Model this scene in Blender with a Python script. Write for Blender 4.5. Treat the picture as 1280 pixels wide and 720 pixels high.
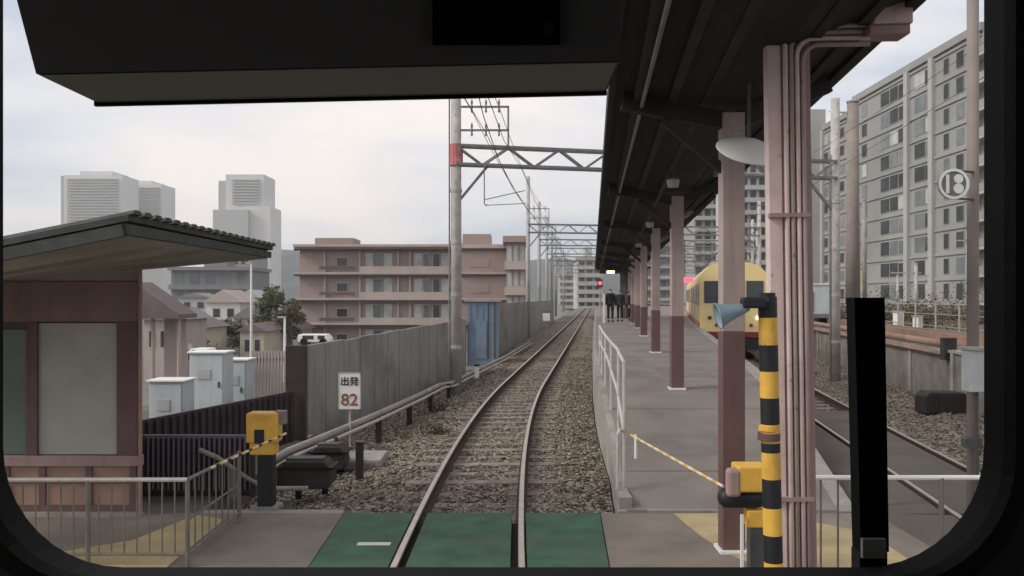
import bpy, math, random
import numpy as np
from mathutils import Vector, Matrix, noise
R = math.radians
random.seed(7); rng = np.random.default_rng(7)
scene = bpy.context.scene
for o in list(bpy.data.objects): bpy.data.objects.remove(o)
C = scene.collection

# ------------------------------------------------------------------ camera
H = 2.37; F = 1060.0
cd = bpy.data.cameras.new('camera'); cam = bpy.data.objects.new('camera', cd); C.objects.link(cam)
cam.location = (0, 0, H); cam.rotation_euler = (R(90), 0, 0)
cd.sensor_width = 36; cd.lens = 36*F/1280; cd.shift_y = 12/1280
cd.clip_start = 0.03; cd.clip_end = 6000
scene.camera = cam

# ------------------------------------------------------------------ world, sun, exposure
w = bpy.data.worlds.new('World'); scene.world = w; w.use_nodes = True
nt = w.node_tree; nt.nodes.clear()
N = nt.nodes.new; L = nt.links.new
out = N('ShaderNodeOutputWorld'); bg = N('ShaderNodeBackground'); L(bg.outputs[0], out.inputs[0])
bg.inputs[1].default_value = 0.15
sky = N('ShaderNodeTexSky'); sky.sky_type = 'NISHITA'; sky.sun_disc = False
sky.sun_elevation = R(36); sky.sun_rotation = R(-108); sky.air_density = 1.0; sky.dust_density = 3.0
tc = N('ShaderNodeTexCoord')
mp = N('ShaderNodeMapping'); mp.inputs['Scale'].default_value = (1, 1, 3.2); L(tc.outputs['Generated'], mp.inputs[0])
n1 = N('ShaderNodeTexNoise'); n1.inputs['Scale'].default_value = 2.1; n1.inputs['Detail'].default_value = 5
n1.inputs['Roughness'].default_value = .5; L(mp.outputs[0], n1.inputs[0])
cr = N('ShaderNodeValToRGB'); L(n1.outputs[0], cr.inputs[0])
e = cr.color_ramp.elements
e[0].position = .38; e[0].color = (2.75, 3.0, 3.5, 1)
e[1].position = .60; e[1].color = (5.0, 4.5, 4.2, 1)
m_ = e.new(.48); m_.color = (4.0, 3.9, 4.05, 1)
mx = N('ShaderNodeMix'); mx.data_type = 'RGBA'; mx.inputs[0].default_value = .9
L(sky.outputs[0], mx.inputs[6]); L(cr.outputs[0], mx.inputs[7]); L(mx.outputs[2], bg.inputs[0])

sd = bpy.data.lights.new('sun', 'SUN'); sd.energy = 1.5; sd.angle = R(22); sd.color = (1, .95, .88)
sun = bpy.data.objects.new('sun', sd); C.objects.link(sun)
sdir = Vector((math.cos(R(36))*math.sin(R(-108)), math.cos(R(36))*math.cos(R(-108)), math.sin(R(36))))
sun.rotation_euler = sdir.to_track_quat('Z', 'Y').to_euler()
vs = scene.view_settings; vs.view_transform = 'Standard'; vs.look = 'None'; vs.exposure = 0.75; vs.gamma = 1

# ------------------------------------------------------------------ materials
MC = {}
def srgb(r, g, b):
    f = lambda c: (c/255/12.92) if c/255 <= .04045 else ((c/255+.055)/1.055)**2.4
    return (f(r), f(g), f(b), 1)
def mat(name, col, rough=.7, metal=0, var=.15, scale=3, bump=0, bscale=60, stain=None, stain_amt=0, spec=.4, streak=0, chips=None, emit=None, estr=0):
    if name in MC: return MC[name]
    m = bpy.data.materials.new(name); m.use_nodes = True; MC[name] = m
    t = m.node_tree; b = t.nodes['Principled BSDF']
    b.inputs['Roughness'].default_value = rough; b.inputs['Metallic'].default_value = metal
    b.inputs['Specular IOR Level'].default_value = spec
    if len(col) == 3: col = (*col, 1)
    co = t.nodes.new('ShaderNodeTexCoord')
    nz = t.nodes.new('ShaderNodeTexNoise'); nz.inputs['Scale'].default_value = scale; nz.inputs['Detail'].default_value = 6
    t.links.new(co.outputs['Object'], nz.inputs[0])
    rp = t.nodes.new('ShaderNodeValToRGB'); t.links.new(nz.outputs[0], rp.inputs[0])
    a, c2 = rp.color_ramp.elements
    a.position = .3; c2.position = .7
    a.color = tuple(x*(1-var) for x in col[:3])+(1,); c2.color = tuple(min(1, x*(1+var)) for x in col[:3])+(1,)
    src = rp.outputs[0]
    if stain:
        n2 = t.nodes.new('ShaderNodeTexNoise'); n2.inputs['Scale'].default_value = scale*.45; n2.inputs['Detail'].default_value = 8; n2.inputs['Roughness'].default_value = .7
        mp2 = t.nodes.new('ShaderNodeMapping'); mp2.inputs['Location'].default_value = (13, 7, 3)
        t.links.new(co.outputs['Object'], mp2.inputs[0]); t.links.new(mp2.outputs[0], n2.inputs[0])
        r2 = t.nodes.new('ShaderNodeMapRange'); r2.inputs[1].default_value = .48; r2.inputs[2].default_value = .7
        r2.inputs[4].default_value = stain_amt; t.links.new(n2.outputs[0], r2.inputs[0])
        mm = t.nodes.new('ShaderNodeMix'); mm.data_type = 'RGBA'; t.links.new(r2.outputs[0], mm.inputs[0])
        t.links.new(src, mm.inputs[6]); mm.inputs[7].default_value = (*stain[:3], 1); src = mm.outputs[2]
    for kind_, amt_, sc_, lo_, hi_, colr in (('streak', streak, (9,9,.55), .50, .68, tuple(x*.45 for x in col[:3])), ('chips', .85 if chips else 0, (26,26,20), .66, .70, chips)):
        if not amt_: continue
        n3 = t.nodes.new('ShaderNodeTexNoise'); n3.inputs['Scale'].default_value = 1; n3.inputs['Detail'].default_value = 5; n3.inputs['Roughness'].default_value = .6
        mp3 = t.nodes.new('ShaderNodeMapping'); mp3.inputs['Scale'].default_value = sc_; mp3.inputs['Location'].default_value = (3,17,5)
        t.links.new(co.outputs['Object'], mp3.inputs[0]); t.links.new(mp3.outputs[0], n3.inputs[0])
        r3 = t.nodes.new('ShaderNodeMapRange'); r3.inputs[1].default_value = lo_; r3.inputs[2].default_value = hi_; r3.inputs[4].default_value = amt_; t.links.new(n3.outputs[0], r3.inputs[0])
        m3 = t.nodes.new('ShaderNodeMix'); m3.data_type = 'RGBA'; t.links.new(r3.outputs[0], m3.inputs[0]); t.links.new(src, m3.inputs[6]); m3.inputs[7].default_value = (*colr[:3], 1); src = m3.outputs[2]
    t.links.new(src, b.inputs['Base Color'])
    if bump:
        nb = t.nodes.new('ShaderNodeTexNoise'); nb.inputs['Scale'].default_value = bscale; nb.inputs['Detail'].default_value = 4
        t.links.new(co.outputs['Object'], nb.inputs[0])
        bp = t.nodes.new('ShaderNodeBump'); bp.inputs['Strength'].default_value = bump; bp.inputs['Distance'].default_value = .02
        t.links.new(nb.outputs[0], bp.inputs['Height']); t.links.new(bp.outputs[0], b.inputs['Normal'])
    if emit:
        b.inputs['Emission Color'].default_value = (*emit, 1); b.inputs['Emission Strength'].default_value = estr
    return m
def ballast_mat(name, cols, scale=22):
    m = bpy.data.materials.new(name); m.use_nodes = True
    t = m.node_tree; b = t.nodes['Principled BSDF']; b.inputs['Roughness'].default_value = .95; b.inputs['Specular IOR Level'].default_value = .1
    co = t.nodes.new('ShaderNodeTexCoord')
    v = t.nodes.new('ShaderNodeTexVoronoi'); v.inputs['Scale'].default_value = scale; t.links.new(co.outputs['Object'], v.inputs[0])
    sp = t.nodes.new('ShaderNodeSeparateColor'); t.links.new(v.outputs['Color'], sp.inputs[0])
    rp = t.nodes.new('ShaderNodeValToRGB'); t.links.new(sp.outputs[0], rp.inputs[0])
    el = rp.color_ramp.elements; el[0].color = (*cols[0], 1); el[1].color = (*cols[-1], 1)
    for i, c in enumerate(cols[1:-1]): q = el.new((i+1)/(len(cols)-1)); q.color = (*c, 1)
    nz = t.nodes.new('ShaderNodeTexNoise'); nz.inputs['Scale'].default_value = .8; nz.inputs['Detail'].default_value = 5; t.links.new(co.outputs['Object'], nz.inputs[0])
    r2 = t.nodes.new('ShaderNodeMapRange'); r2.inputs[1].default_value = .4; r2.inputs[2].default_value = .65; r2.inputs[3].default_value = .75; r2.inputs[4].default_value = 1.15
    t.links.new(nz.outputs[0], r2.inputs[0])
    mm = t.nodes.new('ShaderNodeVectorMath'); mm.operation = 'SCALE'; t.links.new(rp.outputs[0], mm.inputs[0]); t.links.new(r2.outputs[0], mm.inputs['Scale'])
    t.links.new(mm.outputs[0], b.inputs['Base Color'])
    bp = t.nodes.new('ShaderNodeBump'); bp.inputs['Strength'].default_value = 1; bp.inputs['Distance'].default_value = .03
    t.links.new(v.outputs['Distance'], bp.inputs['Height']); bp.invert = True; t.links.new(bp.outputs[0], b.inputs['Normal'])
    return m
def island_mat(name, cols, rough=.95):
    m = bpy.data.materials.new(name); m.use_nodes = True
    t = m.node_tree; b = t.nodes['Principled BSDF']; b.inputs['Roughness'].default_value = rough; b.inputs['Specular IOR Level'].default_value = .1
    g = t.nodes.new('ShaderNodeNewGeometry'); rp = t.nodes.new('ShaderNodeValToRGB'); t.links.new(g.outputs['Random Per Island'], rp.inputs[0])
    el = rp.color_ramp.elements; el[0].color = (*cols[0], 1); el[1].color = (*cols[-1], 1)
    for i, c in enumerate(cols[1:-1]): q = el.new((i+1)/(len(cols)-1)); q.color = (*c, 1)
    t.links.new(rp.outputs[0], b.inputs['Base Color'])
    return m
M = dict(
 asphalt=mat('asphalt', (.20,.17,.145), .9, chips=(.26,.23,.2), var=.2, scale=1.6, bump=.25, bscale=140, stain=(.10,.088,.08), stain_amt=.6),
 platform=mat('platform_paving', (.215,.19,.168), .88, var=.16, scale=1.1, bump=.2, bscale=160, stain=(.13,.118,.107), stain_amt=.6),
 concrete=mat('concrete', (.31,.29,.265), .9, streak=.3, var=.15, scale=2.5, bump=.3, stain=(.14,.125,.11), stain_amt=.7),
 concrete_dark=mat('dark_concrete', (.22,.205,.185), .9, streak=.45, var=.2, scale=2.5, bump=.3, stain=(.07,.065,.055), stain_amt=.7),
 patch=mat('repair_patch', (.19,.168,.148), .9, var=.15, scale=2, bump=.3, bscale=120),
 darkpath=mat('dark_paving', (.10,.085,.07), .9, var=.15, scale=1.5, bump=.2, stain=(.06,.05,.042), stain_amt=.6),
 green=mat('green_mat', (.033,.10,.052), .75, chips=(.10,.12,.08), var=.35, scale=3, bump=.2, bscale=90, stain=(.07,.085,.06), stain_amt=.8),
 tactile=mat('yellow_tactile', (.43,.345,.19), .8, var=.12, scale=3, bump=.2, stain=(.25,.19,.11), stain_amt=.6),
 whitepaint=mat('white_paint', (.62,.61,.58), .6, var=.08, scale=6, stain=(.35,.33,.3), stain_amt=.4),
 railhead=mat('rail_head', (.46,.41,.36), .38, metal=.85, var=.15, scale=5),
 railside=mat('rail_rust', (.06,.033,.022), .85, var=.3, scale=12, bump=.3),
 gap=mat('flangeway', (.03,.027,.024), .95),
 cabblack=mat('cab_black', (.003,.003,.0033), .7, var=.2, spec=.15),
 cabgrey=mat('cab_grey', (.02,.02,.022), .65, var=.1, spec=.2),
 boxdark=mat('box_dark', (.17,.17,.175), .7, var=.06, spec=.15),
 boxunder_lit=mat('box_underside_lit', (.72,.66,.58), .6, var=.1),  # pale tone carries the light reflected up from the ground
 rubber=mat('rubber', (.008,.008,.008), .6, spec=.2),
 mauve=mat('mauve_paint', (.14,.08,.077), .6, streak=.35, chips=(.10,.05,.03), var=.12, scale=2, stain=(.07,.04,.04), stain_amt=.5),
 mauve_light=mat('pale_mauve_paint', (.38,.30,.285), .6, streak=.3, chips=(.14,.08,.06), var=.1, scale=2, stain=(.2,.14,.12), stain_amt=.5),
 pink=mat('pink_paint', (.66,.52,.50), .55, streak=.22, chips=(.22,.12,.09), var=.08, scale=3, stain=(.25,.16,.14), stain_amt=.5),
 pinkdark=mat('dull_pink_paint', (.33,.225,.215), .6, streak=.3, var=.1, scale=3),
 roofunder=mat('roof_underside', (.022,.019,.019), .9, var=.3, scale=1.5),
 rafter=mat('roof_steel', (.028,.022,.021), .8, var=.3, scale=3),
 rafterlite=mat('roof_pipe', (.22,.19,.19), .6, var=.2, scale=3),
 steel=mat('galvanised_steel', (.36,.36,.35), .5, metal=.2, var=.15, scale=5),
 steeldark=mat('dark_steel', (.075,.08,.078), .6, metal=.2, var=.2, scale=5),
 rail_paint=mat('railing_paint', (.52,.50,.47), .45, metal=.2, var=.12, scale=8),
 railing_dull=mat('railing_dull', (.16,.15,.13), .6, var=.2, scale=8),
 yellow=mat('safety_yellow', (.72,.42,.07), .55, streak=.3, chips=(.12,.08,.05), var=.12, scale=6, stain=(.4,.22,.05), stain_amt=.5),
 black=mat('safety_black', (.012,.013,.018), .55, var=.2),
 brownfence=mat('brown_fence', (.045,.033,.035), .8, var=.25, scale=4),
 wallgrey=mat('trackside_panel', (.27,.26,.245), .85, streak=.45, var=.10, scale=1.2, stain=(.09,.088,.078), stain_amt=.7),
 blue=mat('blue_sheet', (.16,.22,.30), .6, var=.15, scale=3, stain=(.08,.09,.1), stain_amt=.5),
 cabinet=mat('pale_cabinet', (.50,.55,.58), .5, streak=.2, var=.06, scale=3, stain=(.35,.36,.35), stain_amt=.5),
 hutpanel=mat('hut_panel', (.40,.40,.375), .35, var=.1, scale=1, stain=(.2,.2,.19), stain_amt=.5),
 hutglass=mat('hut_glass', (.13,.17,.15), .15, var=.1, scale=1),
 hutmauve=mat('hut_mauve', (.14,.085,.085), .7, streak=.3, var=.15, scale=3),
 hutband=mat('hut_band', (.24,.16,.15), .75, streak=.3, var=.12, scale=3),
 huttile=mat('hut_tile', (.33,.21,.165), .7, var=.15, scale=5, stain=(.2,.13,.1), stain_amt=.4),
 soffit=mat('soffit', (.32,.30,.27), .8, var=.12, scale=1.5, stain=(.2,.17,.14), stain_amt=.6),
 rooftile=mat('roof_tile', (.05,.055,.052), .8, var=.3, scale=6, bump=.3),
 brick=mat('pink_render', (.32,.25,.225), .85, var=.08, scale=.25, stain=(.27,.19,.165), stain_amt=.6),
 ledge=mat('pale_ledge', (.42,.35,.32), .85, var=.1, scale=.5),
 ledgedark=mat('dark_ledge', (.12,.09,.08), .85, var=.1),  # also paints the shade under the floor ledges
 winpale=mat('curtained_window', (.38,.40,.38), .3, var=.25, scale=.7),
 windark=mat('dark_window', (.05,.055,.06), .15, var=.4, scale=.4),
 winfar=mat('far_window', (.045,.05,.052), .6, var=.4, scale=.5, spec=.1), towerpale=mat('tower_render', (.60,.60,.59), .85, var=.05, scale=.05), towergrey=mat('tower_grey', (.40,.41,.41), .85, var=.05, scale=.05), ltsteel=mat('gantry_steel', (.20,.205,.20), .6, metal=.1, var=.2, scale=5),
 winmid=mat('grey_window', (.13,.145,.155), .2, var=.4, scale=.3),
 apt=mat('apartment_render', (.29,.29,.28), .85, var=.08, scale=.08, stain=(.14,.145,.14), stain_amt=.6),
 apt2=mat('apartment_trim', (.36,.36,.35), .85, var=.08, scale=.3),
 grey1=mat('grey_render', (.30,.31,.30), .85, var=.08, scale=.08, stain=(.23,.24,.235), stain_amt=.6),
 grey2=mat('pale_grey_render', (.42,.43,.42), .85, var=.06, scale=.08),
 grey3=mat('mid_grey_render', (.2,.2,.2), .85, var=.1, scale=.08),
 frame=mat('window_frame', (.45,.45,.44), .6),
 cream=mat('cream_train_paint', (.76,.61,.29), .4, var=.06, scale=1),
 maroon=mat('maroon_train_paint', (.22,.03,.04), .4, var=.1),
 redorange=mat('red_train_band', (.42,.06,.05), .4, var=.1),
 under=mat('underframe', (.03,.028,.026), .8, var=.3, scale=4),
 dirt=mat('brown_earth', (.13,.095,.075), .95, var=.35, scale=.6, bump=.5, bscale=6, stain=(.09,.085,.05), stain_amt=.7),
 town=mat('town_ground', (.15,.145,.135), .95, var=.25, scale=.08, stain=(.09,.1,.06), stain_amt=.6),
 yard=mat('yard_ground', (.13,.12,.105), .95, var=.25, scale=1.5, bump=.4, bscale=30, stain=(.08,.07,.055), stain_amt=.7),
 hill=mat('wooded_hill', (.055,.075,.07), .95, var=.3, scale=.02),
 clutterx=mat('clutter', (.3,.28,.25), .8),
 bark=mat('bark', (.08,.06,.045), .9, var=.3, scale=8),
 skin=mat('skin', (.5,.32,.24), .6), hair=mat('hair', (.012,.01,.01), .6),
 coat=mat('dark_coat', (.012,.012,.015), .8), coat2=mat('navy_coat', (.014,.018,.035), .8), trousers=mat('dark_trousers', (.015,.014,.018), .8), coat3=mat('brown_coat', (.05,.035,.04), .8),
 white=mat('white_enamel', (.78,.78,.76), .4, var=.04), ink=mat('black_ink', (.015,.015,.015), .6), rust_ink=mat('faded_red_ink', (.26,.10,.06), .6),
 lamp=mat('lit_lamp', (.9,.85,.7), .4, emit=(1,.85,.6), estr=4), trainlamp=mat('train_lamp', (.9,.85,.7), .4, emit=(1,.9,.75), estr=1.6), redlamp=mat('lit_red_lamp', (.6,.05,.06), .4, emit=(1,.08,.12), estr=1.6),
 wire=mat('wire', (.06,.06,.06), .6), bluegrey=mat('blue_grey_horn', (.20,.29,.33), .45, var=.08), brownroof=mat('brown_roof', (.16,.12,.12), .8, var=.15),
 beige=mat('beige_paint', (.52,.47,.36), .6), teal=mat('teal_glass', (.10,.17,.18), .2), rustpipe=mat('rusty_pipe', (.27,.17,.13), .75, var=.2, scale=2, stain=(.14,.08,.06), stain_amt=.6),
 purple=mat('grey_purple_tin', (.18,.16,.19), .6),
)
bt = [(.055,.043,.034),(.14,.115,.09),(.21,.175,.138),(.29,.25,.20),(.40,.355,.295)]
bt2 = [(.03,.025,.02),(.07,.058,.046),(.11,.092,.075),(.16,.14,.115)]
M['ballast'] = ballast_mat('ballast_gravel', bt); M['stones'] = island_mat('ballast_stones', bt)
M['sleeper'] = mat('sleeper', (.23,.19,.16), .9, var=.3, scale=4, bump=.4, stain=(.17,.10,.075), stain_amt=.6)
def glass_mat():
    m = bpy.data.materials.new('windscreen_glass'); m.use_nodes = True; t = m.node_tree; t.nodes.clear()
    o = t.nodes.new('ShaderNodeOutputMaterial'); tr = t.nodes.new('ShaderNodeBsdfTransparent'); tr.inputs[0].default_value = (.96,.965,.96,1)
    g = t.nodes.new('ShaderNodeBsdfGlossy'); g.inputs['Roughness'].default_value = .02
    mx = t.nodes.new('ShaderNodeMixShader'); fr = t.nodes.new('ShaderNodeFresnel'); fr.inputs[0].default_value = 1.3
    t.links.new(fr.outputs[0], mx.inputs[0]); t.links.new(tr.outputs[0], mx.inputs[1]); t.links.new(g.outputs[0], mx.inputs[2]); t.links.new(mx.outputs[0], o.inputs[0])
    return m
M['glass'] = glass_mat()

# ------------------------------------------------------------------ mesh helpers
def ang(v): return math.atan2(v[1], v[0])
class MB:
    def __init__(s): s.v = []; s.f = []; s.o = Vector((0,0,0))
    def add(s, vs, fs):
        b = len(s.v); s.v += [tuple(x) for x in vs]; s.f += [tuple(i+b for i in f) for f in fs]; return s
    def box(s, x0, x1, y0, y1, z0, z1, rz=0, piv=None):
        vs = [Vector((x,y,z)) for z in (z0,z1) for x,y in ((x0,y0),(x1,y0),(x1,y1),(x0,y1))]
        if rz:
            p = Vector(piv or ((x0+x1)/2,(y0+y1)/2,0)); r = Matrix.Rotation(rz,3,'Z')
            vs = [r@(v-Vector((p[0],p[1],0)))+Vector((p[0],p[1],0)) for v in vs]
        return s.add(vs, [(0,3,2,1),(4,5,6,7),(0,1,5,4),(1,2,6,5),(2,3,7,6),(3,0,4,7)])
    def bar(s, a, b, w, h=None, up=(0,0,1)):
        h = h or w; a = Vector(a); b = Vector(b); d = (b-a).normalized(); u = Vector(up)
        if abs(d.dot(u)) > .98: u = Vector((0,1,0))
        x = d.cross(u).normalized(); y = x.cross(d).normalized()
        vs = [p+x*sx*w/2+y*sy*h/2 for p in (a,b) for sx,sy in ((-1,-1),(1,-1),(1,1),(-1,1))]
        return s.add(vs, [(0,3,2,1),(4,5,6,7),(0,1,5,4),(1,2,6,5),(2,3,7,6),(3,0,4,7)])
    def tube(s, pts, r, n=8, cap=True):
        pts = [Vector(p) for p in pts]; rs = r if isinstance(r,(list,tuple)) else [r]*len(pts)
        vs = []; fs = []; ref = None
        for i,p in enumerate(pts):
            d = (pts[min(i+1,len(pts)-1)]-pts[max(i-1,0)]).normalized()
            if ref is None:
                ref = Vector((0,0,1)) if abs(d.z) < .9 else Vector((1,0,0))
            x = d.cross(ref).normalized(); y = x.cross(d).normalized(); ref = y
            for k in range(n):
                a = 2*math.pi*k/n; vs.append(p+x*math.cos(a)*rs[i]+y*math.sin(a)*rs[i])
        for i in range(len(pts)-1):
            for k in range(n): fs.append((i*n+k, i*n+(k+1)%n, (i+1)*n+(k+1)%n, (i+1)*n+k))
        if cap: fs.append(tuple(range(n))[::-1]); fs.append(tuple(range((len(pts)-1)*n, len(pts)*n)))
        return s.add(vs, fs)
    def lathe(s, prof, c, n=16, axis='Z'):
        vs = []; fs = []; c = Vector(c)
        for r,h in prof:
            for k in range(n):
                a = 2*math.pi*k/n; p = (r*math.cos(a), r*math.sin(a), h)
                if axis == 'Y': p = (p[0], p[2], p[1])
                if axis == 'X': p = (p[2], p[0], p[1])
                vs.append(c+Vector(p))
        for i in range(len(prof)-1):
            for k in range(n): fs.append((i*n+k, i*n+(k+1)%n, (i+1)*n+(k+1)%n, (i+1)*n+k))
        fs.append(tuple(range(n))); fs.append(tuple(range((len(prof)-1)*n, len(prof)*n)))
        return s.add(vs, fs)
    def prism(s, poly, z0, z1):       # poly in xy
        n = len(poly); vs = [(x,y,z0) for x,y in poly]+[(x,y,z1) for x,y in poly]
        return s.add(vs, [tuple(range(n))[::-1], tuple(range(n,2*n))]+[(i,(i+1)%n,n+(i+1)%n,n+i) for i in range(n)])
    def prism_y(s, poly, y0, y1):     # poly in xz
        n = len(poly); vs = [(x,y0,z) for x,z in poly]+[(x,y1,z) for x,z in poly]
        return s.add(vs, [tuple(range(n)), tuple(range(n,2*n))[::-1]]+[(i,(i+1)%n,n+(i+1)%n,n+i) for i in range(n)])
    def sheet(s, poly, z): return s.add([(x,y,z) for x,y in poly], [tuple(range(len(poly)))])
    def loft(s, secs, closed=True, cap=True):   # list of sections (lists of points)
        n = len(secs[0]); vs = [p for q in secs for p in q]; fs = []
        for i in range(len(secs)-1):
            for k in range(n if closed else n-1): fs.append((i*n+k, i*n+(k+1)%n, (i+1)*n+(k+1)%n, (i+1)*n+k))
        if cap and closed: fs.append(tuple(range(n))[::-1]); fs.append(tuple(range((len(secs)-1)*n, len(secs)*n)))
        return s.add(vs, fs)
    def build(s, name, m, parent=None, bevel=0, smooth=False, loc=None):
        me = bpy.data.meshes.new(name)
        vs = s.v
        off = Vector((0,0,0))
        if loc is not None: off = Vector(loc)
        elif parent is not None: off = Vector(parent.matrix_basis.translation)
        if parent is not None: off = Vector(parent['_base']) if '_base' in parent.keys() else off
        vs = [(v[0]-off[0], v[1]-off[1], v[2]-off[2]) for v in s.v]
        me.from_pydata(vs, [], s.f); me.update()
        import bmesh
        bm = bmesh.new(); bm.from_mesh(me); bmesh.ops.recalc_face_normals(bm, faces=bm.faces); bm.to_mesh(me); bm.free()
        o = bpy.data.objects.new(name, me); C.objects.link(o)
        me.materials.append(m if not isinstance(m,str) else M[m])
        if parent is not None: o.parent = parent
        elif loc is not None: o.location = loc
        if smooth:
            for p in me.polygons: p.use_smooth = True
        if bevel:
            b = o.modifiers.new('bevel','BEVEL'); b.width = bevel; b.segments = 2; b.limit_method = 'ANGLE'
        return o
BASES = {}
def thing(name, label, cat, loc=(0,0,0), group=None):
    o = bpy.data.objects.new(name, None); C.objects.link(o); o.location = loc; o.empty_display_size = .2
    o['label'] = label; o['category'] = cat
    if group: o['group'] = group
    o['_base'] = list(loc)
    return o
def tag(o, label, cat, group=None):
    o['label'] = label; o['category'] = cat
    if group: o['group'] = group
    return o
def struct(o, kind='structure'): o['kind'] = kind; return o
def sub(parent_mesh_obj):    # parts built under a part: keep same offset base
    p = parent_mesh_obj
    q = p
    while q.parent: q = q.parent
    if '_base' in q.keys(): p['_base'] = list(q['_base'])
    return p
def copy_tree(o, parent=None):
    c = o.copy(); C.objects.link(c)
    if parent is not None: c.parent = parent; c.matrix_parent_inverse = Matrix()
    for ch in list(o.children): copy_tree(ch, c)
    return c
def at(px, py, Y): return Vector(((px-640)*Y/F, Y, H-(py-372)*Y/F))
def text_mesh(s, size, loc, m, name, parent, depth=.003, sx=1):
    cu = bpy.data.curves.new(name, 'FONT'); cu.body = s; cu.size = size; cu.extrude = depth; cu.align_x = 'CENTER'; cu.align_y = 'CENTER'
    cu.offset = size*.012
    t = bpy.data.objects.new(name, cu); C.objects.link(t)
    bpy.context.view_layer.update()
    dg = bpy.context.evaluated_depsgraph_get(); me = bpy.data.meshes.new_from_object(t.evaluated_get(dg))
    bpy.data.objects.remove(t)
    b = parent['_base']
    r = Matrix.Rotation(R(90),4,'X')
    me.transform(Matrix.Translation(Vector(loc)-Vector(b))@r@Matrix.Diagonal((sx,1,1,1)))
    me.materials.clear(); me.materials.append(M[m])
    o = bpy.data.objects.new(name, me); C.objects.link(o); o.parent = parent
    return o

# ------------------------------------------------------------------ alignments
def cx(Y):
    if Y < 7: return -.48
    if Y < 24: return -.48+.1*(Y-7)**2/34
    return .37+.1*(Y-24)
def cx2(Y): return 4.2+.127*Y+.0006*Y*Y
def interp(Y, pts):
    if Y <= pts[0][0]: return pts[0][1]
    for (a,b),(c,d) in zip(pts, pts[1:]):
        if Y <= c: return b+(d-b)*(Y-a)/(c-a)
    return pts[-1][1]
def pz(Y): return interp(Y, [(9.4,0),(14.5,.80),(18,.93),(22,1.0),(32,1.1)])
def pL(Y): return cx(Y)+interp(Y, [(9.4,1.64),(12,1.80),(20,1.92),(40,1.88)])
def pR(Y): return cx2(Y)-1.62
def wallX(Y): return interp(Y, [(15,-3.68),(27,-1.95),(42,-.15),(65,1.9),(200,15)])
def rwallX(Y): return 7.3+.127*Y+.0006*Y*Y
def frange(a, b, s):
    r = []; x = a
    while x < b-1e-6: r.append(x); x += s
    return r+[b]

# ------------------------------------------------------------------ ground, ballast, paving
def grid(xs, ys, zf):
    V = [(x,y,zf(x,y)) for y in ys for x in xs]; n = len(xs)
    Fc = [(j*n+i, j*n+i+1, (j+1)*n+i+1, (j+1)*n+i) for j in range(len(ys)-1) for i in range(n-1)]
    return V, Fc
xs = [-3000,-1500,-700,-300,-150,-80,-50,-30,-20,-12,-9,-7.5,-6]+frange(-5,12,1)+[16,25,40,60,100,200,500,1500,3000]
ys = [-300,-60,-20,0,8,12,15,18]+frange(19,60,2)+frange(65,200,8)+[230,300,450,700,1200,2500,4500]
def gz(x, y):
    if x < -9 and y > 8 or (y > 19 and x < wallX(y)-.9): return -3.6
    return -.5
V, Fc = grid(xs, ys, gz)
m = MB(); m.add(V, Fc); struct(m.build('ground', 'town'))

def ribbon(name, fl, fr, ys, z, mt, nx=14, jit=.0, kind='structure'):
    V = []; n = nx+1
    for y in ys:
        a, b = fl(y), fr(y)
        for i in range(n):
            x = a+(b-a)*i/nx; zz = z(x,y) if callable(z) else z
            if jit: zz += jit*noise.noise(Vector((x*3.1,y*3.1,0)))+jit*.6*noise.noise(Vector((x*9,y*9,4)))
            V.append((x,y,zz))
    Fc = [(j*n+i, j*n+i+1, (j+1)*n+i+1, (j+1)*n+i) for j in range(len(ys)-1) for i in range(nx)]
    m = MB(); m.add(V, Fc); o = m.build(name, mt)
    if kind: struct(o, kind)
    return o
def bz(x, y):       # ballast bed profile across the track
    d = abs(x-cx(y)); return -.175-.10*max(0, d-1.35)
ribbon('ballast', lambda y: min(wallX(y)+.02, cx(y)-2.2) if y > 15 else -3.6, lambda y: pL(y)-.02, frange(9.38,30,.14)+frange(31,260,2.5), bz, 'ballast', 44, .035)
ribbon('ballast', lambda y: pR(y)+.02 if y > 9.4 else 3.9, lambda y: rwallX(y)-.02, frange(9.38,30,.2)+frange(31,260,2.5), lambda x,y: -.19 + (.0 if x < cx2(y)+1.4 else .12*(min(1,(x-cx2(y)-1.4)))), 'ballast', 34, .05)
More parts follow.
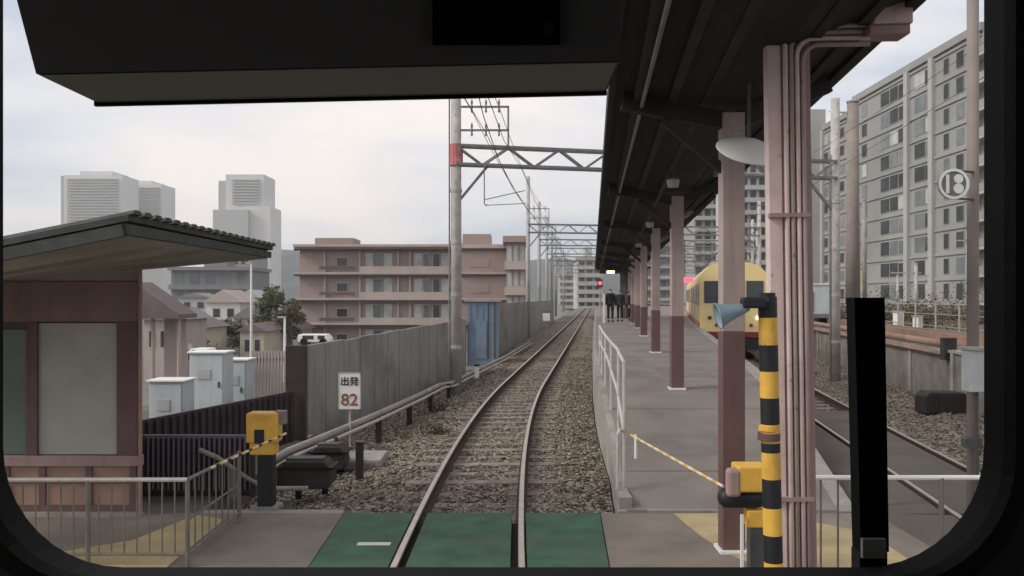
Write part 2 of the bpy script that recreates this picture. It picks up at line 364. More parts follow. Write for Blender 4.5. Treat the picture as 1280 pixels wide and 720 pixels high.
# ballast stones as loose geometry, thickest near the crossing
def stones():
    ico = [(0,0,.6),(.9,0,.1),(.25,.85,.05),(-.75,.5,.1),(-.7,-.55,.0),(.3,-.85,.1),(0,0,-.5)]
    fc = [(0,1,2),(0,2,3),(0,3,4),(0,4,5),(0,5,1),(6,2,1),(6,3,2),(6,4,3),(6,5,4),(6,1,5)]
    V = []; Fs = []
    def put(x, y, z, s):
        b = len(V); a = random.random()*6.28; ca, sa = math.cos(a), math.sin(a); q = [random.uniform(.7,1.25) for _ in range(7)]
        sx, sy, sz = s*random.uniform(.8,1.4), s*random.uniform(.7,1.1), s*random.uniform(.6,1.1)
        tl = random.uniform(-.5,.5)
        for (vx,vy,vz),k in zip(ico,q):
            vx*=sx*k; vy*=sy*k; vz=vz*sz*k+tl*vx
            V.append((x+vx*ca-vy*sa, y+vx*sa+vy*ca, z+vz))
        Fs.extend(tuple(i+b for i in f) for f in fc)
    n = 0
    while n < 26000:
        u = random.random(); y = 9.42+ (u**1.6)*26
        a = min(wallX(y)+.05, cx(y)-2.2) if y > 15 else -3.5
        x = random.uniform(a, pL(y)-.06)
        d = abs(x-cx(y))
        if abs(d-.565) < .075: continue
        z = bz(x,y)
        ph = ((y-9.75)/.62)%1
        if d < 1.08 and (ph < .20 or ph > .80) and random.random() < .55: continue
        if abs(d-.565) < .2: z -= .02
        put(x, y, z+.012, random.uniform(.018,.04)); n += 1
    for _ in range(9000):
        u = random.random(); y = 9.8+(u**1.5)*22
        x = random.uniform(pR(y)+.05, rwallX(y)-.05)
        if min(abs(x-cx2(y)-.565), abs(x-cx2(y)+.565)) < .08: continue
        put(x, y, -.175+(.12*min(1,max(0,x-cx2(y)-1.4))), random.uniform(.02,.04))
    m = MB(); m.v = V; m.f = Fs
    me = bpy.data.meshes.new('ballast_stones'); me.from_pydata(V, [], Fs); me.materials.append(M['stones'])
    o = bpy.data.objects.new('ballast_stones', me); C.objects.link(o); struct(o, 'stuff')
    o['label'] = 'loose grey brown ballast stones lying between the rails'
stones()

def weeds():
    Vv = []; Ff = []
    for _ in range(520):
        y = 9.6+(random.random()**1.4)*34
        if random.random() < .5: x = wallX(y)+random.uniform(.1,.7) if y > 15 else random.uniform(-3.5,-2.6)
        elif random.random() < .5: x = pL(y)-abs(random.gauss(0,.35))-.08
        else: x = cx(y)-random.uniform(1.2,2.3)
        z = bz(x,y)-.01; sc = random.uniform(.4,1.2)
        for _k in range(random.randint(6,22)):
            a = random.random()*6.28; rr0 = random.uniform(0,.09)*sc; l = random.uniform(.03,.11)*sc; bx_, by_ = x+rr0*math.cos(a), y+rr0*math.sin(a)
            tx, ty = bx_+math.cos(a)*l*.7, by_+math.sin(a)*l*.7; b = len(Vv); wv = .008
            Vv += [(bx_-math.sin(a)*wv,by_+math.cos(a)*wv,z),(bx_+math.sin(a)*wv,by_-math.cos(a)*wv,z),(tx,ty,z+l)]; Ff.append((b,b+1,b+2))
    me = bpy.data.meshes.new('weeds'); me.from_pydata(Vv,[],Ff); me.materials.append(island_mat('weed_green', [(.06,.07,.03),(.12,.125,.06),(.20,.18,.10)])); o = bpy.data.objects.new('weeds', me); C.objects.link(o); struct(o,'stuff'); o['label'] = 'thin olive weeds dotted through the ballast'
weeds()
# crossing paving (rails 0.0): butt pieces around the rails
g = MB()
y0, y1 = -6, 9.37
g.prism([(-9,y0),(-1.79,y0),(-1.79,7.0),(-1.86,y1),(-9,y1)], -.3, -.012)
g.prism([(.84,y0),(4.0,y0),(4.0,y1),(.98,y1),(.84,7.0)], -.3, -.012)
struct(g.build('path', 'asphalt'))
struct(MB().prism([(4.0,y0),(9.5,y0),(9.5,8.7),(4.0,9.4)], -.3, -.016).build('path', 'darkpath'))
g = MB()
XL, XR = -1.045, .085    # rail centres at the crossing
def rx(side, y): return cx(y)+side*.565
yy = [y0,7.0,8.0,8.7,9.37]
for fl, fr in ((lambda y: -1.78-(.07*max(0,(y-7)/2.37)), lambda y: rx(-1,y)-.05), (lambda y: rx(-1,y)+.10, lambda y: rx(1,y)-.10), (lambda y: rx(1,y)+.05, lambda y: .83+.14*max(0,(y-7)/2.37))):
    secs = [[(fl(y),y,-.25),(fr(y),y,-.25),(fr(y),y,-.006),(fl(y),y,-.006)] for y in yy]; g.loft(secs)
struct(g.build('crossing_deck', 'green', bevel=.006))
m = MB(); ysq = frange(9.42,18,.5)
for a_,b_ in ((-.47,.47),): m.loft([[(cx2(y)+a_,y,-.2),(cx2(y)+b_,y,-.2),(cx2(y)+b_,y,-.03),(cx2(y)+a_,y,-.03)] for y in ysq])
m.loft([[(pR(y)+.03,y,-.2),(cx2(y)-.64,y,-.2),(cx2(y)-.64,y,-.03),(pR(y)+.03,y,-.03)] for y in ysq])
struct(m.build('crossing_deck', 'darkpath'))
struct(MB().prism([(-1.9,y0),(.99,y0),(.99,9.36),(-1.9,9.36)], -.30, -.12).build('crossing_bed', 'gap'))
struct(MB().box(-1.49,-1.17,8.13,8.22,-.010,-.001).build('painted_line', 'whitepaint'))
struct(MB().prism([(-9,9.375),(-3.5,9.375),(-3.5,15.1),(-4.5,19),(-9,19)], -.4, -.05).build('yard', 'yard'))
struct(MB().box(-3.5,-1.9,9.375,9.62,-.3,-.03).build('kerb', 'concrete', bevel=.02))
# tactile paving
g = MB()
g.prism([(-3.06,7.9),(-3.08,9.1),(-3.45,9.25),(-3.55,8.9),(-3.72,8.3),(-4.3,7.85),(-5.0,7.5),(-5.0,6.6),(-3.0,6.6)], -.010, -.004)
struct(g.build('tactile_paving', 'tactile'))
g = MB()
g.prism([(1.78,9.34),(1.83,8.85),(1.90,8.35),(2.02,7.85),(2.2,7.45),(2.5,7.2),(3.6,7.2),(3.6,8.6),(2.75,9.34)], -.010, -.004)
struct(g.build('tactile_paving', 'tactile'))

# railway tracks
def make_track(name, label, fc, ya, yb, ysl, nsl, yn):
    t = thing(name, label, 'railway track', (fc(ya),ya,-.17))
    for s in (-1,1):
        secs = []; sech = []
        for y in frange(ya, 30, .5)+frange(32, yb, 2):
            x = fc(y)+s*.565; d = (fc(y+.1)-fc(y-.1))/.2; nx, ny = 1/math.hypot(1,d), -d/math.hypot(1,d)
            P = lambda o,z: (x+o*nx, y+o*ny, z)
            secs.append([P(-.065,-.15),P(.065,-.15),P(.065,-.138),P(.012,-.12),P(.012,-.045),P(.032,-.035),P(.034,-.004),P(-.034,-.004),P(-.032,-.035),P(-.012,-.045),P(-.012,-.12),P(-.065,-.138)])
            sech.append([P(-.030,-.003),P(.030,-.003),P(.026,.004),P(-.026,.004)])
        r = MB().loft(secs).build('rail', 'railside', t)
        MB().loft(sech).build('running_surface', 'railhead', sub(r))
    for k in range(nsl):
        y = ysl+k*.62; x = fc(y)
        a = math.atan(-(fc(y+.1)-fc(y-.1))/.2); j = random.uniform(-.01,.01)
        b = MB().box(x-1.05+j,x+1.05+j,y-.11,y+.11,-.30,-.148+random.uniform(-.022,.0),rz=-a*1.0)
        s_ = b.build('sleeper', 'sleeper', t)
    return t
make_track('railway_track', 'single track in front of the camera, curving right past the platform edge', cx, -5, 230, 9.75, 100, 0)
make_track('railway_track', 'second track on the far side of the platform under the cream train', cx2, -2, 230, 10.0, 70, 0)

# ------------------------------------------------------------------ right-hand platform
def make_platform():
    t = thing('station_platform', 'grey island platform with a ramp coming down to the foot crossing', 'platform', (2,9.4,0))
    ysq = [9.4,10,11,12,13,14,14.5,15,16,18,20,22,24,27,30,34,38,42,46,52,60,70,85,105,130]
    secs = [[(pL(y),y,-.3),(pL(y),y,pz(y)),(pR(y),y,pz(y)),(pR(y),y,-.3)] for y in ysq]
    MB().loft(secs).build('platform_body', 'concrete', t)
    MB().loft([[(pL(y)+.10,y,pz(y)+.003),(pL(y)+.10,y,pz(y)+.012),(pR(y)-.22,y,pz(y)+.012),(pR(y)-.22,y,pz(y)+.003)] for y in ysq]).build('paved_surface', 'platform', t)
    MB().loft([[(pR(y)-.2,y,pz(y)-.02),(pR(y)-.2,y,pz(y)+.016),(pR(y)+.06,y,pz(y)+.016),(pR(y)+.06,y,pz(y)-.02)] for y in ysq if y > 11]).build('edge_coping', 'concrete', t)
    MB().box(1.5,2.8,9.372,9.46,-.02,.018).build('ramp_threshold', 'concrete', t)
make_platform()
jn = MB()
for y in frange(10.6,52,2.7): jn.loft([[(x,y-.010,pz(y-.01)+.0125),(x,y+.010,pz(y+.01)+.0125),(x,y+.010,pz(y+.01)+.0135),(x,y-.010,pz(y-.01)+.0135)] for x in (pL(y)+.14,pR(y)-.26)])
struct(jn.build('paving_joints', 'darkpath'))
pt_ = MB()
for (x0,y0_,w_,l_) in ((2.0,11.2,.9,.7),(2.9,16.0,1.0,1.6),(3.6,24,1.3,1.1),(2.35,18.9,.6,1.5),(4.9,33,1.2,3)):
    n_ = 5
    V0 = []
    pt_.loft([[(x0,y,pz(y)+.0125),(x0+w_,y,pz(y)+.0125),(x0+w_,y,pz(y)+.015),(x0,y,pz(y)+.015)] for y in np.linspace(y0_,y0_+l_,n_)])
struct(pt_.build('path_patches', 'patch'))

# ramp railing
def ramp_railing():
    t = thing('ramp_railing', 'grey two-pipe railing along the track side of the platform ramp', 'railing', (1.3,10,0))
    ys_ = [10.0,11,12,13,14,15,16,17,18.2]
    ex = lambda y: pL(y)+.10
    top = [(ex(y),y,1.60+.02*(y-10)) for y in ys_]
    MB().tube(top, .024).build('top_rail', 'rail_paint', t)
    mid = [(ex(y),y,max(pz(y),0)+interp(y,[(10,.70),(14,.60),(18,.5)])) for y in ys_]
    MB().tube(mid, .022).build('middle_rail', 'rail_paint', t)
    for y in (10.0,11.6,13.3,15,16.6,18.2):
        MB().tube([(ex(y),y,pz(y)),(ex(y),y,1.60+.02*(y-10))], .022).build('post', 'rail_paint', t)
    MB().tube([(ex(10)-.09,9.9,.12),(ex(10)-.09,9.9,.78),(ex(10)-.06,9.94,.82),(ex(10),10,.80)], .018).build('end_loop', 'rail_paint', t)
    MB().box(1.20,1.34,9.46,9.98,.0,.14).build('footing', 'concrete', t)
    MB().tube([(1.40,9.6,.55),(1.40,9.6,.82)], .016).build('barrier_catch', 'white', t)
ramp_railing()

# ------------------------------------------------------------------ platform canopy
def rl(Y): return .18+.095*Y
def rr(Y): return 2.14+.111*Y
def cc(Y): return 1.15+.115*Y
def canopy():
    t = thing('platform_canopy', 'long dark platform roof on two-tone mauve columns', 'canopy', (2,8,0))
    ys_ = frange(3.4,58,3.9)
    secs = []
    for y in ys_:
        a,b,c = rl(y), rr(y), cc(y)
        secs.append([(a,y,4.32),(c-.15,y,4.20),(c+.15,y,4.20),(b,y,4.48),(b,y,4.60),(c+.15,y,4.32),(c-.15,y,4.32),(a,y,4.46)])
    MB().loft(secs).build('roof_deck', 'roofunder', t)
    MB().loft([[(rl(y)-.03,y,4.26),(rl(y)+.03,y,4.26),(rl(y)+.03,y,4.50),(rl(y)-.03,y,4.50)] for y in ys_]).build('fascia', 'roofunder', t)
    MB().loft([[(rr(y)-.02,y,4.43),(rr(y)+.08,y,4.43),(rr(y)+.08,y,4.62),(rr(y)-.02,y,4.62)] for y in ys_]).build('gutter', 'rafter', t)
    m = MB()
    for y in frange(3.6,57,.23): m.box(rr(y)+.0,rr(y)+.17,y,y+.12,4.605,4.65)
    m.build('corrugated_edge', 'roofunder', t)
    for k in (.22,.5,.78):
        MB().loft([[(rl(y)+(cc(y)-rl(y))*k-.04,y,4.20-.0),(rl(y)+(cc(y)-rl(y))*k+.04,y,4.20),(rl(y)+(cc(y)-rl(y))*k+.04,y,4.33-.12*k),(rl(y)+(cc(y)-rl(y))*k-.04,y,4.33-.12*k)] for y in ys_]).build('purlin', 'rafter', t)
    for k in (.35,.7):
        MB().loft([[(cc(y)+(rr(y)-cc(y))*k-.04,y,4.15+.26*k),(cc(y)+(rr(y)-cc(y))*k+.04,y,4.15+.26*k),(cc(y)+(rr(y)-cc(y))*k+.04,y,4.24+.26*k),(cc(y)+(rr(y)-cc(y))*k-.04,y,4.24+.26*k)] for y in ys_]).build('purlin', 'rafter', t)
    MB().tube([(rl(y)+.28,y,4.16) for y in ys_], .018).build('conduit', 'rafterlite', t)
    MB().tube([(cc(y)-.35,y,4.0) for y in ys_ if y > 8], .03).build('conduit', 'rafter', t)
    for i,y in enumerate((8.0,14.5,21.2,28.5,35,41.5,48,54.5)):
        x = cc(y)-(.0 if i else 0); z0 = pz(y) if y > 9.4 else -.02
        w_ = .105
        c = MB().box(x-w_,x+w_,y-w_*.9,y+w_*.9,z0,2.05); c = c.build('column', 'mauve', t, bevel=.008)
        s = sub(c)
        MB().box(x-w_+.002,x+w_-.002,y-w_*.9+.002,y+w_*.9-.002,2.052,4.10).build('upper_section', 'mauve_light', s, bevel=.006)
        MB().box(x-w_-.03,x+w_+.03,y-w_-.03,y+w_+.03,z0,z0+.035).build('base_plate', 'white', s)
        a = MB()
        a.bar((x,y,4.02),(rl(y)+.1,y,4.22),.12,.16); a.bar((x,y,4.02),(rr(y)-.05,y,4.38),.12,.16)
        a.bar((x-.05,y,3.55),(x-.65,y,4.05),.06,.08); a.bar((x+.05,y,3.55),(x+.65,y,4.12),.06,.08)
        a.build('rafter', 'rafter', t)
    for y in (11,17.5,24.5,32):   # unlit strip lights
        x = cc(y)+.4
        MB().box(x-.06,x+.06,y-.6,y+.6,4.02,4.10).build('strip_light', 'rafterlite', t)
        x = cc(y)-.25
        MB().lathe([(.0,0),(.07,.0),(.09,.10),(.03,.14)], (x,y+.4,3.85), 10).build('loudspeaker', 'steel', t)
canopy()

def pipe_post():
    Y = 6.2
    t = thing('conduit_post', 'tall pink post with a bundle of conduits bending to a box under a pink beam', 'post', (2.02,Y,0))
    fx = lambda px: (px-640)*Y/F
    xa = fx(966)
    MB().box(xa,xa+.10,Y-.05,Y+.05,-.02,4.42).build('post', 'pink', t, bevel=.006)
    for i in range(4):
        x = xa+.125+i*.042; r = .018
        zt = 4.33-i*.045+.0
        arc = [(x+.12*(1-math.cos(a)), Y-.07, zt-.12+.12*math.sin(a)) for a in np.linspace(0, math.pi/2, 7)]
        MB().tube([(x,Y-.07,-.02),(x,Y-.07,2)]+arc+[(fx(1092),Y-.07,zt)], r).build('conduit', 'pink' if i%2 == 0 else 'mauve_light', t, smooth=True)
    MB().box(xa+.103,xa+.125+4*.042+.02,Y-.045,Y-.03,-.02,4.3).build('backing_plate', 'pinkdark', t)
    for z in (.9,2.95):
        MB().box(xa-.01,xa+.285,Y-.095,Y-.045,z,z+.03).build('clamp', 'pinkdark', t)
    MB().box(fx(846),fx(1120),Y-.04,Y+.10,4.44,4.70).build('beam', 'pink', t, bevel=.01)
    MB().box(fx(843),fx(1120),Y-.08,Y+.14,4.425,4.44).build('beam_flange', 'pinkdark', t)
    MB().box(fx(1090),fx(1138),Y-.18,Y+.02,4.31,4.53).build('junction_box', 'pink', t, bevel=.012)
    MB().box(fx(1086),fx(1136),Y-.16,Y+.04,4.24,4.308).build('box_hood', 'pinkdark', t, bevel=.01)
pipe_post()
o = bpy.data.objects['conduit_post']; o.rotation_euler = (0, R(-.8), 0)

def saucer_lamp():
    c = at(936,188,7.2)
    t = thing('saucer_lamp', 'white saucer-shaped lamp hanging under the canopy beside the pink post', 'lamp', tuple(c))
    prof = [(.03,.10),(.07,.085),(.18,.05),(.27,.0),(.28,-.012),(.26,-.012),(.17,.02),(.05,.05)]
    o = MB().lathe(prof, c, 28).build('shade', 'white', t, smooth=True); o.rotation_euler = (R(33), R(8), 0)
    MB().lathe([(.0,-.02),(.06,-.015),(.07,.03),(.02,.05)], c, 14).build('bulb', 'steel', t, smooth=True)
    MB().tube([c+Vector((0,0,.09)), c+Vector((0,0,.55)), (c.x+.0,c.y,4.2)], .014).build('stem', 'steeldark', t)
saucer_lamp()

# ------------------------------------------------------------------ crossing gates
def striped_pole():
    Y = 5.85
    xt, xb = (959-640)*Y/F, (969-640)*Y/F
    t = thing('striped_pole', 'thick yellow and black banded pole in front of the pink post', 'pole', (xb,Y,0))
    zf = lambda py: H-(py-372)*Y/F
    ed = [371,397,431,464,497,530,553,565,598,634,668,702,736,770]
    for i in range(len(ed)-1):
        a,b = zf(ed[i]), max(zf(ed[i+1]), -.01)
        xm = lambda z: xb+(xt-xb)*(z/2.4)
        MB().tube([(xm(b),Y,b),(xm(a),Y,a)], .064, 20).build('band', 'black' if i%2 == 0 else 'yellow', t, smooth=False)
    MB().tube([(xt+.012,Y,zf(550)),(xt+.012,Y,zf(541))], .076, 20).build('clamp', 'mauve', t)
    MB().tube([(xt+.012,Y,zf(538)),(xt+.012,Y,zf(532))], .070, 20).build('clamp', 'yellow', t)
    MB().tube([(xt,Y,zf(371)),(xt,Y,zf(366))], .055, 16).build('cap', 'black', t)
striped_pole()
def horn():
    Y = 5.8
    c = at(936,384,Y)
    t = thing('horn_speaker', 'pale blue-grey horn loudspeaker on a dark bracket near the striped pole top', 'loudspeaker', tuple(c))
    MB().lathe([(.03,.0),(.045,.05),(.055,.10),(.075,.18),(.105,.26),(.12,.28),(.105,.275),(.06,.2)][::-1], (c.x,c.y,c.z), 20, 'X').build('bell', 'bluegrey', t, smooth=True)
    o = t.children[0]
    o.rotation_euler = (0, R(16), R(180)); o.scale = (.8,.8,.8)
    a = at(945,378,Y)
    MB().box(a.x-.10,a.x+.06,Y-.05,Y+.05,a.z-.04,a.z+.035).build('driver_unit', 'black', t, bevel=.015)
    MB().bar((a.x-.05,Y,a.z+.02),(at(960,374,Y).x,Y,a.z+.02),.03).build('bracket', 'steeldark', t)
horn()
def rod(name, a, b, r, cols, n, parent):
    a = Vector(a); b = Vector(b)
    for i in range(n):
        p = a+(b-a)*i/n; q = a+(b-a)*(i+1)/n
        MB().tube([p,q], r, 8).build(name, cols[i%len(cols)], parent)
def gate_right():
    Y = 7.3
    t = thing('crossing_gate', 'yellow gate machine by the pink post with its striped arm lowered over the platform ramp', 'crossing gate', (2.05,Y,0), 'foot crossing gates')
    f = lambda px,py,y=Y: at(px,py,y)
    a,b = f(918,580),f(956,612); MB().box(a.x,b.x,Y-.12,Y+.12,b.z,a.z).build('housing', 'yellow', t, bevel=.015)
    a,b = f(902,583),f(922,618); MB().box(a.x+.02,b.x,Y-.13,Y-.02,b.z,a.z).build('side_cover', 'pinkdark', t, bevel=.03)
    c = f(930,622); MB().lathe([(.04,-.22),(.085,-.18),(.09,.1),(.06,.2)], (c.x,c.y,c.z), 18, 'X').build('motor_drum', 'black', t, smooth=True)
    a,b = f(932,636),f(956,657); MB().box(a.x,b.x,Y-.08,Y+.08,b.z,a.z).build('lower_housing', 'yellow', t, bevel=.01)
    a = f(936,657); b = f(957,700); MB().box(a.x,b.x,Y-.07,Y+.07,-.01,a.z).build('pedestal', 'steeldark', t, bevel=.006)
    a = f(924,640); MB().box(a.x-.012,a.x+.012,Y-.1,Y-.075,-.01,a.z).build('guide_post', 'white', t)
    rod('arm_segment', f(904,608,7.25), at(789,544,9.35), .013, ['whitepaint','yellow'], 22, t)
gate_right()
def gate_left():
    Y = 9.7
    t = thing('crossing_gate', 'yellow gate machine on a dark post beside the left railing', 'crossing gate', (at(333,0,Y).x,Y,0), 'foot crossing gates')
    f = lambda px,py,y=Y: at(px,py,y)
    a,b = f(311,515),f(350,552); MB().box(a.x,b.x,Y-.12,Y+.12,b.z,a.z).build('housing', 'yellow', t, bevel=.02)
    a,b = f(315,552),f(346,567); MB().box(a.x,b.x,Y-.1,Y+.1,b.z,a.z).build('lower_housing', 'yellow', t, bevel=.015)
    a,b = f(345,513),f(358,530); MB().box(a.x,b.x,Y-.05,Y+.05,b.z,a.z).build('counterweight', 'rafterlite', t, bevel=.01)
    a,b = f(322,535),f(334,552); MB().box(a.x,b.x,Y-.13,Y-.118,b.z,a.z).build('service_hatch', 'black', t)
    a,b = f(324,566),f(343,630); MB().box(a.x,b.x,Y-.08,Y+.08,-.02,a.z).build('pedestal', 'black', t, bevel=.008)
    MB().box(a.x-.06,b.x+.06,Y-.14,Y+.14,-.04,.0).build('footing', 'concrete', t)
    rod('arm_segment', f(357,542,9.5), at(238,597,7.75), .014, ['whitepaint','yellow','black'], 27, t)
gate_left()

def left_rail():
    t = thing('guard_railing', 'low railing with thin uprights around the path corner, left of the green crossing', 'railing', (-2.9,7.6,0))
    a = Vector((-2.87,7.5,.76)); b = Vector((-4.6,7.5,.76)); c = Vector((-2.88,8.95,.72))
    MB().tube([b,a], .02).build('top_rail', 'rail_paint', t); MB().tube([a,c], .018).build('top_rail', 'railing_dull', t)
    MB().tube([(-4.6,7.5,.1),(-2.87,7.5,.1)], .014).build('bottom_rail', 'railing_dull', t); MB().tube([(-2.87,7.5,.1),(-2.88,8.95,.1)], .014).build('bottom_rail', 'railing_dull', t)
    MB().tube([(-2.87,7.5,.4),(-2.88,8.95,.4)], .010).build('middle_rail', 'railing_dull', t)
    for p in ((-2.87,7.5),(-3.75,7.5),(-4.6,7.5),(-2.88,8.95)):
        MB().tube([(*p,-.01),(*p,.75)], .022).build('post', 'railing_dull', t)
    m = MB()
    for k in range(1,16): m.tube([(-2.87-.112*k,7.5,.1),(-2.87-.112*k,7.5,.75)], .007, 6)
    for k in range(1,8): m.tube([(-2.87,7.5+.18*k,.1),(-2.87,7.5+.18*k,.74)], .007, 6)
    m.build('uprights', 'railing_dull', t)
left_rail()
def right_rail():
    Y = 6.42; z = H-(597-372)*Y/F
    t = thing('guard_railing', 'white-topped railing beside the pink post, right of the platform end', 'railing', (2.1,Y,0))
    xa, xb = (983-640)*Y/F, 4.4
    MB().tube([(xa,Y,z),(xb,Y,z)], .019).build('top_rail', 'white', t)
    MB().tube([(xa,Y,.12),(xb,Y,.12)], .014).build('bottom_rail', 'railing_dull', t)
    for x in (xa+.02,(xa+3.0)/2+.15,3.25,xb): MB().tube([(x,Y,-.01),(x,Y,z)], .02).build('post', 'railing_dull', t)
    m = MB()
    for k in range(1,17):
        x = xa+.13*k
        if x < 2.75: m.tube([(x,Y,.12),(x,Y,z)], .008, 6)
    m.build('uprights', 'railing_dull', t)
right_rail()
# small white marker post between the wiper and rail
t = thing('marker_post', 'short pale post standing between the rails behind the wiper', 'post', (at(1104,0,9.8).x,9.8,-.1))
a = at(1104,0,9.8)
MB().tube([(a.x,9.8,-.1),(a.x,9.8,.95)], .028, 10).build('shaft', 'rail_paint', t)
MB().tube([(a.x,9.8,.20),(a.x,9.8,.27)], .045, 12).build('collar', 'steeldark', t)

# ------------------------------------------------------------------ left hut
def hut():
    t = thing('gate_hut', 'small mauve station hut with pale panel window and overhanging tiled roof', 'hut', (-5.2,10,0))
    Yf = 9.3; xr = -4.08
    ux = lambda X, y=9.3: 2.85-((.2-.11*min(1,max(0,(y-6.6)/2.7)))*(-3.02-X))
    f = lambda px: (px-640)*Yf/F; fz = lambda py: H-(py-372)*Yf/F
    # walls: built as frame around panel (front) and solid sides
    MB().add([(-7.2,Yf+.06,-.05),(xr-.01,Yf+.06,-.05),(xr-.55,10.3,-.05),(-7.2,10.3,-.05),(-7.2,Yf+.06,ux(-7.2)-.03),(xr-.01,Yf+.06,ux(xr)-.03),(xr-.55,10.3,ux(xr-.55)-.03),(-7.2,10.3,ux(-7.2)-.03)],[(0,3,2,1),(4,5,6,7),(0,1,5,4),(1,2,6,5),(2,3,7,6),(3,0,4,7)]).build('wall', 'hutmauve', t)
    MB().prism_y([(-7.2,fz(402)),(xr,fz(402)),(xr,fz(352)),(-6.9,fz(352)),(-7.2,ux(-7.2)-.03)], Yf-.02, Yf+.055).build('lintel_band', 'hutband', t)
    MB().prism_y([(-6.8,fz(351.5)),(xr-.02,fz(351.5)),(xr-.02,ux(xr)-.01),(-6.8,ux(-6.8)-.01)], Yf-.0, Yf+.055).build('gable_infill', 'soffit', t)
    MB().box(f(48),f(149),Yf+.01,Yf+.05,fz(568),fz(404)).build('panel_window', 'hutpanel', t)
    MB().box(-7.0,f(34),Yf+.01,Yf+.05,fz(568),fz(412)).build('side_window', 'hutglass', t)
    for a,b in ((147,174),(34,48)): MB().box(f(a),f(b),Yf-.03,Yf+.055,fz(576),fz(402)).build('window_post', 'hutmauve', t, bevel=.006)
    MB().box(-7.2,xr+.02,Yf-.05,Yf+.055,fz(582),fz(569)).build('sill', 'pinkdark', t, bevel=.006)
    MB().box(-7.2,xr-.02,Yf+.0,Yf+.055,fz(640),fz(582)).build('dado_tiling', 'huttile', t)
    for px in (-40,5,50,108,163):
        MB().box(f(px),f(px)+.07,Yf-.025,Yf-.002,fz(634),fz(582)).build('dado_batten', 'hutmauve', t)
    MB().box(-7.2,xr-.02,Yf-.022,Yf-.003,fz(604),fz(598)).build('dado_batten', 'hutmauve', t)
    MB().box(-7.2,xr+.02,Yf-.03,Yf-.002,fz(641),fz(631)).build('skirting', 'hutmauve', t)
    MB().box(-7.2,xr+.06,Yf-.10,Yf-.03,-.05,.03).build('plinth', 'concrete', t)
    MB().tube([(xr+.03,Yf-.06,-.02),(xr+.03,Yf-.06,ux(xr)-.05)], .022).build('downpipe', 'huttile', t)
    # mono-pitch roof, high edge along the track
    rs = [[(-3.02,y,ux(-3.02,y)),(-3.02,y,ux(-3.02,y)+.10),(-7.4,y,ux(-7.4,y)+.10),(-7.4,y,ux(-7.4,y))] for y in (6.6,7.5,8.4,9.3,10.45)]
    rf = MB().loft(rs).build('roof', 'soffit', t)
    s = sub(rf)
    MB().loft([[(-2.96,y,ux(-2.96,y)+.102),(-2.96,y,ux(-2.96,y)+.15),(-7.45,y,ux(-7.45,y)+.15),(-7.45,y,ux(-7.45,y)+.102)] for y in (6.54,7.5,8.4,9.3,10.5)]).build('tile_layer', 'rooftile', s)
    m = MB()
    for k in range(20):
        y = 6.64+k*.2
        m.loft([[(x,y-.085,ux(x,y)+.152),(x,y-.045,ux(x,y)+.185),(x,y+.045,ux(x,y)+.185),(x,y+.085,ux(x,y)+.152)] for x in (-2.93,-7.45)])
    m.build('tile_ridges', 'rooftile', s)
    MB().bar((-3.0,6.56,ux(-3.0,6.6)+.035),(-7.4,6.56,ux(-7.4,6.6)+.035),.05,.09).build('barge_board', 'rooftile', s)
    MB().bar((-2.99,6.56,ux(-3.0)+.045),(-2.99,10.46,ux(-3.0)+.045),.045,.075).build('fascia_board', 'rooftile', s)
    for y in (7.6,8.5): MB().bar((-3.1,y,ux(-3.1,y)-.02),(-7.2,y,ux(-7.2,y)-.02),.05,.04).build('soffit_batten', 'soffit', s)
hut()

# ------------------------------------------------------------------ left fences, wall, sign, clutter
def poly_wall(name, label, cat, pts, z0, z1, th, mt, ribs=0, ribm=None, cap=None):
    t = thing(name, label, cat, (pts[0][0],pts[0][1],z0 if not callable(z0) else 0))
    n = 0
    for (a,b),(c,d) in zip(pts, pts[1:]):
        L_ = math.hypot(c-a,d-b); k = max(1, round(L_/ribs)) if ribs else 1
        for i in range(k):
            p = Vector((a+(c-a)*i/k, b+(d-b)*i/k,0)); q = Vector((a+(c-a)*(i+1)/k, b+(d-b)*(i+1)/k,0)); e_ = (q-p).normalized()*.012
            za = z1(p.y) if callable(z1) else z1; zb = z1(q.y) if callable(z1) else z1
            nx = Vector((-(q-p).y,(q-p).x,0)).normalized()*th/2
            j = random.uniform(-.015,.015)
            p2,q2 = p+e_,q-e_
            MB().add([p2-nx+Vector((0,0,z0)),p2+nx+Vector((0,0,z0)),p2+nx+Vector((0,0,za+j)),p2-nx+Vector((0,0,za+j)),q2-nx+Vector((0,0,z0)),q2+nx+Vector((0,0,z0)),q2+nx+Vector((0,0,zb+j)),q2-nx+Vector((0,0,zb+j))],
              [(0,1,2,3),(7,6,5,4),(0,4,5,1),(3,2,6,7),(1,5,6,2),(0,3,7,4)]).build('panel', mt, t)
            if ribm: MB().box(p.x-.035,p.x+.035,p.y-.05,p.y+.05,z0,za-.02).build('post', ribm, t)
            n += 1
    if cap: MB().tube([(a,b,(z1(b) if callable(z1) else z1)+.02) for a,b in pts], cap, 6).build('coping', mt, t)
    return t
wtop = lambda y: interp(y, [(15,1.50),(27,1.62),(60,1.9)])
poly_wall('panel_fence', 'weathered grey panel fence running along the left of the track', 'fence', [(wallX(y),y) for y in (15,18,21,24,27,29.5)], -.4, wtop, .07, 'wallgrey', 1.0, 'concrete_dark')
poly_wall('panel_fence', 'far grey-green panel fence beyond the blue shed, left of the track', 'fence', [(wallX(y)-.15,y) for y in (37,42,50,60,75,95)], -.4, lambda y: 2.1, .07, 'wallgrey', 2.0, 'steeldark')
